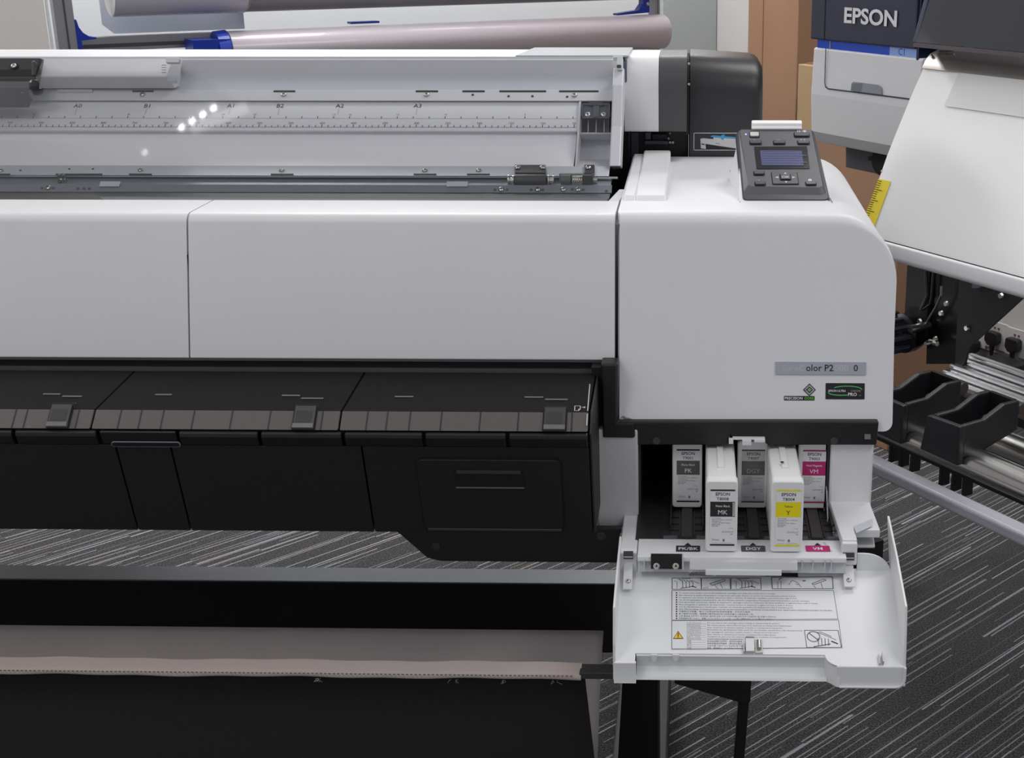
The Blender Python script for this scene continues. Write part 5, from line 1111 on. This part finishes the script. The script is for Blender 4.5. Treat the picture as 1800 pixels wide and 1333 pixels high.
# platen metal at the top of the apron
mb = MB(); pm = [onU(x, y, ua) for x, y in ((1652, 88), (1636, 97), (1628, 108), (1622, 121))]
def lift(P, h):
    o = []
    for i, (w, z) in enumerate(P):
        a = Vector(P[max(i-1, 0)]); b = Vector(P[min(i+1, len(P)-1)]); d = (b-a).normalized(); nrm = Vector((-d.y, d.x)); nrm = nrm if nrm.x+nrm.y > 0 else -nrm
        o.append((w+nrm.x*h, z+nrm.y*h))
    return o
mb.prism([L2(ua, w, z) for w, z in lift(pm, .001)+lift(pm, .003)[::-1]], U2*(u9-ua)); mb.build('platen_plate', mat('platen_metal', s(150, 146, 142), .3, metal=.7), S2, smooth=True)
mb = MB()
for px, py in ((1652, 92), (1633, 100)): q = L2(ua+.01+(.03 if px > 1640 else 0), *[v+.003 for v in onU(px, py, ua)]); mb.lathe(q, UP, [(0, .004), (.003, .003)], 12)
mb.tube([L2(ua+.02, *[v+.004 for v in onU(1640, 94, ua)]), L2(ua+.05, *[v+.005 for v in onU(1645, 91, ua)])], .002, 8); mb.build('edge_clamp', SCREWM, S2)
for px, py in ((1588, 209), (1586, 235), (1568, 259), (1548, 300)):
    k = MB(); w, z = onU(px, py, ua); k.lathe(L2(ua+.001, w-.004, z-.002), -U2, [(0, .0035), (.002, .003)], 12); k.build('edge_screw', SCREWM, S2)
# paper sheet lying over the apron
um_ = None
sh = lift(prof[1:], .0022)
us0 = None
for t in [i*.002 for i in range(400)]:
    q = L2(ua+t, *sh[3]); 
    v = q-CAM; cxp = CX+FPX*_ex.dot(v)*0
    cvx = v.x*_ex.x+v.y*_ey.x+v.z*_ez.x; cvz = v.x*_ex.z+v.y*_ey.z+v.z*_ez.z
    if CX+FPX*cvx/cvz > 1681: us0 = ua+t; break
us0 = us0 or ua+.1
mb = MB(); ssub = sh[:6]; mb.prism([L2(us0, w, z) for w, z in lift(ssub, .0)+lift(ssub, .0006)[::-1]], U2*(u9-us0-.01))
SHT = mb.build('paper_sheet', mat('sheet_paper', s(226, 227, 226), .6), None, smooth=True); tag(SHT, 'pale sheet of paper lying over the curved front of the angled printer', 'paper')
# yellow ruler tape on the end edge of the apron
mb = MB(); tp = [onU(x, y, ua) for x, y in ((1566, 309), (1538, 380))]
a, b = [Vector(t_) for t_ in tp]
YT = mat('yellow_tape', s(236, 214, 30), .5)
A, B = L2(ua-.0006, a.x-.006, a.y-.004), L2(ua-.0006, b.x-.006, b.y-.004); dv = (B-A).normalized(); sd = N2*-.040+UP*-.008
prt = lift(prof[7:], .0016); k_ = MB()
prt2 = [p for p in lift(prof, .0012)[9:12]]
mb.prism([L2(ua, w, z) for w, z in prt2+lift(prt2, .0005)[::-1]], U2*.034, 0)
for i in range(1, 22):
    t = i/22*(len(prt2)-1); j = min(int(t), len(prt2)-2); f = t-j; w = prt2[j][0]*(1-f)+prt2[j+1][0]*f; z = prt2[j][1]*(1-f)+prt2[j+1][1]*f
    n_ = Vector((.9, .45)); mb.obox(L2(ua+.001, w+.0012, z+.0006), U2*(.02 if i % 5 == 0 else .011), UP*.0012, N2*.0003, 1)
mb.build('measure_strip', [YT, INK], S2)
# under side: bracket box with round black opening
mb = MB(); c = [Q(1487, 258, -.08), Q(1560, 270, -.08), Q(1558, 309, -.08), Q(1487, 294, -.08)]; mb.prism(c, N2*-.12); UB = mb.build('under_bracket', mat('bracket_slate', s(74, 72, 80), .5), S2)
k = MB(); q = Q(1553, 283, -.078); k.cyl(q, q+N2*.006, .030, 28); k.obox(q-U2*.042-UP*.004, U2*.016, N2*.005, UP*.008); k.build('cable_opening', VOID, UB)
# ---- stand of the second printer
DK = mat('stand_black', s(34, 34, 38), .4, bump=.15, bscale=900); DK2 = mat('stand_black_glossy', s(24, 24, 28), .25)
wS = -.02
mb = MB(); a = Q(1594, 470, wS); b = Q(1634, 478, wS); zt3 = a.z+.04; uA = (a-SP0).dot(U2); uB = (b-SP0).dot(U2)
mb.obox(L2(uA, wS-.05, .60), U2*(uB-uA), N2*.05, UP*(zt3-.60)); LG2 = mb.build('stand_post', DK, S2, bevel=.002)
mb = MB(); p1, p2, p3 = Q(1627, 475, wS+.001), Q(1630, 520, wS+.001), Q(1619, 545, wS+.001); mb.tube([p1, p2, p3], .0035, 6); mb.tube([Q(1641, 475, wS+.001), Q(1637, 525, wS+.001), Q(1634, 536, wS+.001), Q(1622, 544, wS+.001)], .0025, 6); mb.build('post_edge_highlight', mat('post_highlight_grey', s(60, 60, 68), .25), LG2)  # lighter tubes draw the highlights along the post edges
mb = MB(); mb.prism([Q(1634, 475, wS-.01), Q(1690, 490, wS-.01), Q(1680, 640, wS-.01), Q(1628, 640, wS-.01)], N2*-.03); mb.build('stand_web', DK2, S2)
mb = MB(); mb.tube([Q(1655, 503, wS+.01), Q(1654, 520, wS+.012), Q(1645, 540, wS+.012), Q(1627, 570, wS+.01)], .0025, 8); mb.build('release_lever', mat('lever_metal', s(150, 148, 150), .3, metal=1), S2)
k = MB(); q = Q(1633, 572, wS); k.cyl(q, q+N2*.05, .008, 16); k.build('lever_shaft', SCREWM, S2, smooth=True)
mb = MB(); mb.prism([Q(1686, 492, .0), Q(1800, 522, .0), Q(1740, 577, .0), Q(1702, 612, .0), Q(1695, 640, .0), Q(1678, 655, .0)], N2*-.006); GP = mb.build('gusset_plate', mat('gusset_grey', s(52, 53, 58), .55), S2)
mb = MB(); mb.prism([Q(1708, 495, .01), Q(1728, 500, .01), Q(1722, 506, .01), Q(1709, 507, .01)], N2*-.012); mb.build('gusset_tab', GREYD, GP)
for px, py in ((1664, 534), (1655, 551), (1700, 577), (1645, 596), (1760, 520), (1617, 565)):
    k = MB(); k.lathe(Q(px, py, .003), N2, [(0, .006), (.004, .0045)], 12); k.build('stand_screw', SCREWM, S2)
k = MB(); q = Q(1640, 602, 0); k.cyl(q-U2*.01, q+U2*.012, .005, 12); k.cyl(q, q+N2*.02, .004, 10); k.build('clamp_lever', mat('lever_metal'), S2) if 0 else k.build('clamp_lever', SCREWM, S2)
# winding knob
q = Q(1578, 588, .02); k = MB(); k.lathe(q, N2, [(-.05, .034), (-.03, .040), (-.012, .040), (-.006, .033), (.03, .031), (.045, .027), (.047, .012), (.060, .011)], 28, 0); KN = k.build('winding_knob', DK2, S2, smooth=True)
k = MB()
for i in range(10):
    t = i*math.pi/5; d = (U2*math.cos(t)+UP*math.sin(t)); k.obox(q+d*.028-N2*.004, d*.009, N2*.045, N2.cross(d)*.006)
k.build('knob_ribs', mat('knob_grey', s(66, 72, 86), .35), KN)
k = MB(); k.lathe(q+N2*.058, N2, [(0, .014), (.010, .014), (.012, .011)], 20); k.build('knob_axle', mat('axle_dull', s(170, 166, 158), .35, metal=1), KN, smooth=True)
k = MB(); q2 = Q(1576, 556, 0); k.cyl(q2, q2+N2*.02, .012, 16); k.build('small_knob', DK2, S2)
# aluminium slatted beam
wB = .05
mb = MB(); zA_, zB_ = Q(1645, 645, wB).z, Q(1645, 668, wB).z; z1 = Q(1660, 640, wB).z; u0 = ufrom(1645, 660, wB)
for i in range(5):
    z = Q(1645, 660-i*6.5, wB).z; mb.obox(L2(u0, wB-.012-i*.020, z-.009), U2*(u9-u0), N2*.0155, UP*.010)
mb.build('slatted_beam', ALU, S2, bevel=.002)
mb = MB(); mb.obox(L2(u0-.02, wB-.09, Q(1645, 672, wB).z-.02), U2*(u9-u0), N2*.10, UP*.016); mb.build('beam_carrier', DK2, S2)
# two media cradles (open trough with front plate)
def cradle(px_list, w0, name='media_cradle'):
    pl_, pr_, yt_l, yt_r, yb_l, yb_r = px_list
    a, b, c, d = Q(pl_, yt_l, w0), Q(pr_, yt_r, w0), Q(pr_-4, yb_r, w0), Q(pl_-13, yb_l, w0)
    mb = MB(); mb.prism([a, b, c, d], N2*-.012); PT = mb.build(name, DK, S2, bevel=.003)
    ul, ur = (a-SP0).dot(U2), (b-SP0).dot(U2); zt_, zb3 = (a.z+b.z)/2, (c.z+d.z)/2
    m2 = MB(); rise = .018
    side = [(w0-.012, zt_), (w0-.055, zt_+.001), (w0-.095, zt_+rise), (w0-.128, zt_+rise), (w0-.128, zb3+.03), (w0-.012, zb3)]
    for u0_, th__ in ((ul+.002, .010), (ur-.012, .010)): m2.prism([L2(u0_, w, z) for w, z in side], U2*th__)
    m2.build('cradle_side', DK, PT, bevel=.003)
    m2 = MB(); m2.obox(L2(ul+.01, w0-.128, zt_+rise-.05), U2*(ur-ul-.02), N2*.008, UP*.05); m2.obox(L2(ul+.01, w0-.128, zb3+.03), U2*(ur-ul-.02), N2*.115, UP*.006); m2.build('cradle_trough', VOID, PT)
    m2 = MB(); m2.cyl(L2((ul+ur)/2-.01, w0-.10, zt_-.02), L2((ul+ur)/2+.03, w0-.10, zt_-.02), .008, 12); m2.cyl(L2((ul+ur)/2-.01, w0-.14, zt_), L2((ul+ur)/2+.03, w0-.14, zt_), .010, 12); m2.build('cradle_roller', mat('dull_roller', s(78, 66, 60), .3), PT, smooth=True)
cradle((1629, 1687, 730, 751, 790, 820), .42)
cradle((1530, 1587, 690, 714, 752, 782), .42)
# steel roller tubes
wR = .385
a, b = Q(1500, 748, wR), Q(1810, 869, wR); zz = Q(1692, 806, wR).z; zz2 = Q(1605, 768, wR).z
ur0 = ufrom(1590, 762, wR); R_ = .024
mb = MB(); mb.cyl(L2(ur0-.3, wR, zz2), L2(u9, wR, zz2), R_, 32); mb.build('feed_roller', STEEL, S2, smooth=True)
wR2 = .20; zz3 = Q(1752, 775, wR2).z; mb = MB(); u3 = ufrom(1740, 770, wR2); mb.cyl(L2(u3-.9, wR2, zz3), L2(u9, wR2, zz3), .022, 32); mb.build('rear_feed_roller', STEEL, S2, smooth=True)
# roller carrier plate
zc4 = Q(1640, 808, .40).z; mb = MB(); ul4 = ufrom(1552, 772, .40); mb.obox(L2(ul4-.1, .30, zc4-.006), U2*(u9-ul4+.1), N2*.105, UP*.006); mb.obox(L2(ul4-.1, .402, zc4-.0005), U2*(u9-ul4+.1), N2*.003, UP*.002, 1); CR = mb.build('roller_carrier', [DK2, mat('carrier_edge', s(120, 112, 110), .3)], S2)
for px in (1562, 1580, 1600, 1653, 1675, 1695): 
    k = MB(); q = L2(ufrom(px, 800, .38), .38, zc4); k.obox(q-UP*.05, U2*.004, N2*-.02, UP*.05); k.build('carrier_bracket', DK, CR)
# lower light tube
wT = .46; a = Q(1536, 812, wT); b = Q(1800, 936, wT); zz4 = (a.z+b.z)/2; u4 = ufrom(1536, 808, wT)

mb = MB(); mb.obox(L2(u4-.2, wT-.014, a.z-.014), U2*(u9-u4+.2), N2*.03, UP*.020); mb.build('front_rail', mat('rail_satin', s(214, 211, 222), .32, metal=.4), S2, bevel=.005, seg=3)
mb = MB(); mb.obox(L2(u9-.06, -.1, .0), U2*.06, N2*.60, UP*.12); mb.build('stand_foot', DK, S2); uH = ufrom(1478, 800, 0); mb = MB(); mb.obox(L2(uH-.03, -.12, 0), U2*.05, N2*.42, UP*.06); mb.obox(L2(uH-.03, -.07, .06), U2*.05, N2*.05, UP*(zt3-.06)); mb.build('stand_foot', DK, S2)
mb = MB(); mb.obox(L2(u9-.05, wT-.02, .1), U2*.03, N2*-.03, UP*(a.z-.1)); mb.build('rail_support', DK2, S2)

# ================================================================== SOCKETS, PLUGS, CABLES on the right wall
def W1(px, py, l=0): return onP(px, py, CORN+N2*l, N2)
# the wall behind the gap under the second printer: skirting trunking with sockets, on a boxed-in plinth
TRK = mat('trunking_white', s(206, 205, 208), .5)
wt = WALLW+.021
a = Q(1690, 560, wt); zt5 = Q(1740, 578, wt).z; zb5 = Q(1740, 612, wt).z
mb = MB(); ul5 = ufrom(1680, 560, wt); mb.obox(L2(ul5, wt-.02, zb5), U2*1.3, N2*.045, UP*(zt5-zb5)); mb.obox(L2(ul5, wt-.02, zb5-.06), U2*1.3, N2*.03, UP*.050); mb.obox(L2(ul5, wt-.021, zb5+.01), U2*1.3, N2*.047, UP*.0015, 1)
TK = mb.build('cable_trunking', [TRK, GREYD]); tag(TK, 'white cable trunking with a row of plugged sockets, behind the angled printer', 'trunking')
def socket(px, py, first):
    c = Q(px, py, wt+.026); mb = MB(); mb.obox(c-U2*.042-UP*.038, U2*.084, N2*.008, UP*.085); mb.obox(c-U2*.010+UP*.026+N2*.008, U2*.007, N2*.002, UP*.006, 1); mb.obox(c+U2*.006+UP*.026+N2*.008, U2*.007, N2*.002, UP*.006, 1)
    o = mb.build('wall_socket', [mat('socket_white', s(222, 221, 222), .4), mat('socket_indicator', s(120, 98, 92), .5)]); return o, c
def plug(px, py, lbl, bend):
    c = Q(px, py, wt+.036); T_ = thing('power_plug', tuple(c), lbl, 'plug', 'plugs in the wall trunking')
    mb = MB(); P = rounded([(-.026, -.012), (-.012, -.026), (.012, -.026), (.026, -.012), (.024, .018), (-.024, .018)], .008, 4)
    mb.prism([c+U2*x+UP*(y) for x, y in P], N2*.024); mb.build('plug_body', mat('plug_black', s(34, 33, 36), .4), T_, bevel=.003)
    mb = MB(); g0 = c-UP*.024+N2*.013; mb.lathe(g0, -UP, [(0, .009), (.02, .007), (.045, .0045)], 16); mb.build('strain_relief', mat('plug_black'), T_, smooth=True) if 0 else mb.build('strain_relief', MATS['plug_black'], T_, smooth=True)
    mb = MB(); e = g0-UP*.04; mb.tube([e, e-UP*.06+U2*bend*.2, e-UP*.14+U2*bend*.7, e-UP*.22+U2*bend*1.4+N2*.02, e-UP*.32+U2*bend*2+N2*.03], .0038, 8); mb.build('cord', MATS['plug_black'], T_, smooth=True)
for i, (px, py) in enumerate(((1718, 588), (1753, 593), (1788, 606))):
    o, c = socket(px+1, py-1, i == 0); tag(o, ['white wall socket hidden behind the black gusset, leftmost on the trunking', 'white wall socket holding the middle black plug', 'white wall socket at the right edge holding a black plug'][i], 'socket', 'sockets on the wall trunking')
plug(1714, 606, 'black plug half hidden by the dark gusset plate, cord hanging down', -.02)
plug(1750, 592, 'black plug in the middle socket with its cord hanging straight down', .0)
plug(1786, 604, 'black plug at the right edge of the photo, cord bending right', .06)
a = Q(1738, 640, wt+.12); b = Q(1792, 652, wt+.12)
mb = MB(); mb.obox(L2((a-SP0).dot(U2), wt+.08, 0), U2*(b-a).dot(U2), N2*.10, UP*Q(1745, 641, wt+.18).z); mb.build('black_case', mat('case_black', s(40, 40, 44), .45), bevel=.004)
o = bpy.data.objects['black_case']; tag(o, 'black upright case on the floor below the wall plugs', 'case')

# ================================================================== CARDBOARD BOXES
CARD = mat('cardboard', s(158, 122, 96), .85, bump=.3, bscale=160, var=.10, vscale=5)
CARD2 = mat('cardboard_tan', s(172, 146, 112), .85, bump=.3, bscale=160, var=.08, vscale=5)
CARDD = mat('cardboard_dark', s(140, 100, 76), .85, bump=.3, bscale=160, var=.12, vscale=5)
def carton(name, px0, px1, px2, pyt, dist, m, lbl, topz=None, dep=.25):
    r = ray(px1, 150); E = CAM + r*dist; z = topz if topz else 2.2
    E = Vector((E.x, E.y, 0))
    rr = ray(px0, 150); d = -U2; A = Matrix(((d.x, -rr.x), (d.y, -rr.y))); rhs = Vector((CAM.x-E.x, CAM.y-E.y)); la = (A.inverted() @ rhs)[0]
    mb = MB(); mb.obox(E, -U2*la, -N2*dep, UP*z); o = mb.build(name, m, bevel=.003); tag(o, lbl, 'cardboard box', 'cardboard boxes behind the printers'); return E, la, dep, z, o
E, la, lb, z, o = carton('cardboard_box', 1313, 1400, 1430, 0, 4.2, CARD, 'tall brown cardboard box standing against the wall behind the black end cap', dep=.35)
k = MB(); k.obox(E-U2*(la*.98)+N2*.0005+UP*1.25, U2*(la*.22), N2*.0015, UP*.006); k.obox(E-U2*(la*.70)+N2*.0002, U2*(la*.02), N2*.001, UP*2.19, 1)
k.build('tape_edge', [CARD2, CARDD], o)
ztan = onP(1420, 118, CAM+ray(1440, 150)*3.98, (0, 1, 0)).z
E, la, lb, z, o = carton('cardboard_box', 1402, 1446, 0, 0, 3.98, CARD2, 'tan cardboard box with folded top flaps beside the navy printer', topz=ztan, dep=.12)
k = MB(); k.obox(E-U2*la*.9-N2*.02+UP*ztan, U2*la*.8, -N2*.1, UP*.004); k.build('top_flap', CARDD, o)
E3 = CAM+ray(1594, 500)*3.45
carton('cardboard_box', 1438, 1594, 0, 0, 3.45, CARD, 'wide brown cardboard box seen under the ink cover of the angled printer', topz=onP(1470, 225, E3, N2).z, dep=.22)

# ================================================================== RACK WITH ROLLS
# rack runs along the back wall direction N2 (left and nearer) at distance
RR = Vector((.829, .559, 0)); RNn = Vector((.559, -.829, 0))     # along rack to the right, and out of it towards the room
rk0 = CAM + ray(1168, 57)*4.6; rk0.z = 0                          # right end of the front roll
def R3(px, py, w=0.0): return onP(px, py, rk0+RNn*w, RNn)
def ralong(px, py, w=0): return (R3(px, py, w)-rk0).dot(RR)
RK = thing('roll_rack', tuple(rk0-RR*.6-RNn*.1), 'grey metal rack with blue corner clips holding paper rolls, behind the printer', 'rack')
RKM = mat('rack_grey_metal', s(150, 150, 154), .4, metal=.3); RKD = mat('rack_dark_slot', s(72, 70, 76), .5); CLIP = mat('clip_blue', s(10, 50, 160), .35)
def post(px0, px1, py, w, name='rack_post', h=2.1):
    a, b = ralong(px0, py, w), ralong(px1, py, w); mb = MB(); o_ = rk0+RNn*w+RR*a
    mb.obox(o_, RR*(b-a), RNn*-.045, UP*h, 0); mb.obox(o_+RR*((b-a)*.5)+RNn*.0003, RR*((b-a)*.10), RNn*.0008, UP*h, 1); return mb.build(name, [RKM, RKD], RK, bevel=.002), a, b
_, pa, pb = post(93, 127, 10, .02)
_, pc, pd = post(1152, 1160, 5, -.05)
mb = MB(); o_ = rk0-RNn*.062+RR*pb; zr = R3(300, 62, -.062).z; mb.obox(o_-UP*0+UP*(zr-.035), RR*(pc-pb+.02), RNn*-.04, UP*.037, 0); mb.obox(o_+UP*(zr-.026)+RNn*.0004, RR*(pc-pb), RNn*.0006, UP*.010, 1); mb.build('rack_rail', [RKM, RKD], RK, bevel=.002)
mb = MB(); zt6 = R3(600, 15, -.35).z; 
for zz_ in (.45, .8): mb.obox(o_+UP*zz_, RR*(pc-pb+.02), RNn*-.04, UP*.037, 0)
mb.build('lower_rack_rails', RKM, RK)
# blue corner clips (triangular fillets)
mb = MB(); c0 = R3(134, 83, .022); P = [(0, -.02), (.004, -.02), (.006, .012)] + [(.006+.030*(1-math.cos(t)), .012+.032*(1-math.sin(t))) for t in [1.57-i*.157*1 for i in range(0, 11)]][::-1]
P = [(x_*1.45, z_*1.45) for x_, z_ in ((0, -.03), (.008, -.03), (.008, .004), (.034, .006), (.034, .009), (.022, .011), (.012, .018), (.006, .028), (.003, .042), (0, .042))]
mb.prism([rk0+RNn*.022+RR*(pb+x)+UP*(zr+z_-.005) for x, z_ in P], RNn*-.04); mb.build('corner_clip', CLIP, RK, bevel=.001)
mb = MB(); ac = ralong(1140, 15, -.03); zc6 = R3(1140, 22, -.03).z; P = [(x_*1.4, z_*1.4) for x_, z_ in ((0, .05), (0, 0), (-.09, -.004), (-.09, .0), (-.03, .006), (-.018, .02), (-.016, .05))]; mb.prism([rk0-RNn*.03+RR*(ac+.004+x)+UP*(zc6+z_) for x, z_ in P], RNn*-.03); c_ = rk0-RNn*.0295+RR*(ac-.004)+UP*(zc6+.028); mb.cyl(c_, c_+RNn*.003, .006, 12, 1); mb.build('corner_clip', [CLIP, SCREWM], RK, bevel=.001)
mb = MB(); c_ = R3(642, 39, -.02); mb.obox(c_-RR*.045-UP*.004, RR*.09, RNn*-.03, UP*.006); mb.build('rail_clip', CLIP, RK)
# front roll
rr = .057; ze = R3(1150, 56, 0).z - 0.0
A_ = rk0+UP*(ze)+RR*(-.005); B_ = rk0+UP*(ze)-RR*1.47
ROLL = mat('roll_paper_satin', s(176, 168, 176), .33, coat=.3)
mb = MB(); mb.lathe(B_, RR, [(0, .024), (0, rr), (1.46, rr), (1.465, rr-.003)], 48); FR = thing('paper_roll', tuple(B_), 'long pale satin paper roll with a blue end holder lying on the rack rail', 'paper roll', 'paper rolls on the rack'); mb.build('roll_surface', ROLL, FR, smooth=True)
mb = MB(); mb.lathe(B_-RR*.002, RR, [(0, .045), (.004, .054)], 32); mb.build('roll_core', mat('core_brown', s(110, 84, 72), .7), FR)
# blue roll holder
h0 = B_-RR*.108; mb = MB(); mb.obox(h0-UP*.050-RNn*.040, RR*.104, RNn*.089, UP*.089, 0); mb.lathe(B_-RR*.036, RR, [(0, .058), (.032, .061), (.034, .058)], 32, 0)
for k_ in range(3): mb.obox(h0+RR*.050+RNn*.049+UP*(-.040+.017*k_), RR*.049, RNn*.003, UP*.006, 0)
mb.obox(h0+RR*.018+RNn*.0492-UP*.008, RR*.02, RNn*.001, UP*.022, 1)
mb.build('roll_holder', [CLIP, VOID], RK, bevel=.003)
# upper rolls (bottoms only in view)
w_up = -.06
zu = R3(700, 13, w_up).z
ua_, ub_ = ralong(432, 18, w_up), ralong(1140, 2, w_up)
def uroll(px_l, px_r, lbl, m, core=True, rad=.08, w=-.06, py=16, extra=None):
    aL, aR = ralong(px_l, py, w), ralong(px_r, py, w); zc7 = R3((px_l+60), py, w).z + rad*1.0
    T_ = thing('paper_roll', tuple(rk0+RNn*w+RR*aL+UP*zc7), lbl, 'paper roll', 'paper rolls on the rack'); P0 = rk0+RNn*w+RR*aL+UP*zc7
    mb = MB(); mb.lathe(P0, RR, [(0, rad*.4), (0, rad), (aR-aL, rad)], 48); mb.build('roll_surface', m, T_, smooth=True)
    mb = MB(); mb.lathe(P0-RR*.001, RR, [(-.001, rad*.30), (0, rad*.98), (.001, rad*.98)], 32, 0); mb.build('roll_end', mat('roll_end_white', s(226, 222, 218), .6), T_, smooth=False)
    mb = MB(); mb.lathe(P0-RR*.006, RR, [(0, rad*.36), (.004, rad*.36)], 24); mb.build('core', mat('core_kraft', s(150, 96, 62), .8), T_)
    return P0, aR-aL
uroll(432, 1148, 'thick grey paper roll with kraft core above the front roll', mat('roll_grey', s(150, 148, 152), .45), py=19)
P0, LL = uroll(196, 428, 'shorter paper roll wrapped in loose clear film, left on the rack', mat('film_roll', s(208, 206, 220), .3), py=28, w=-.04)
mb = MB(); aL, aR = ralong(180, 50, -.15), ralong(430, 50, -.15); o_ = rk0-RNn*.15
mb.prism([o_+RR*aL+UP*(P0.z+.06), o_+RR*aR+UP*(P0.z+.06), o_+RR*aR+UP*(zr+.004), o_+RR*(aL+.03)+UP*(zr+.004), o_+RR*aL+UP*(zr+.03)], RNn*-.003); tag(mb.build('plastic_film', mat('film_bluish', s(216, 224, 238), .3)), 'bluish plastic film hanging under the wrapped roll at the left of the rack', 'plastic film')
# display board left of the rack
a = ralong(-200, 40, .03); b = ralong(90, 40, .03); mb = MB(); o_ = rk0+RNn*.03+RR*a
mb.obox(o_, RR*(b-a-.012), RNn*-.01, UP*2.2, 0); mb.obox(o_+RR*(b-a-.008), RR*.006, RNn*-.012, UP*2.2, 1); tag(mb.build('display_board', [mat('board_cream', s(232, 228, 224), .5), mat('board_edge', s(226, 230, 230), .4)]), 'tall cream board with a pale edge standing left of the rack', 'board')
# grey locker door at the corner
def Wb(px, py): return onP(px, py, CORN+U2*.06, U2)
a = Wb(1166, 60); b = Wb(1259, 60); mb = MB(); o_ = Vector((b.x, b.y, 0)); mb.obox(o_, Vector((a.x-b.x, a.y-b.y, 0)), -U2*.05, UP*2.1); tag(mb.build('locker', mat('locker_grey', s(176, 184, 186), .28)), 'glossy pale grey locker side in the corner right of the rack', 'locker')

for o in list(bpy.data.objects):
    if '_o' in o: del o['_o']
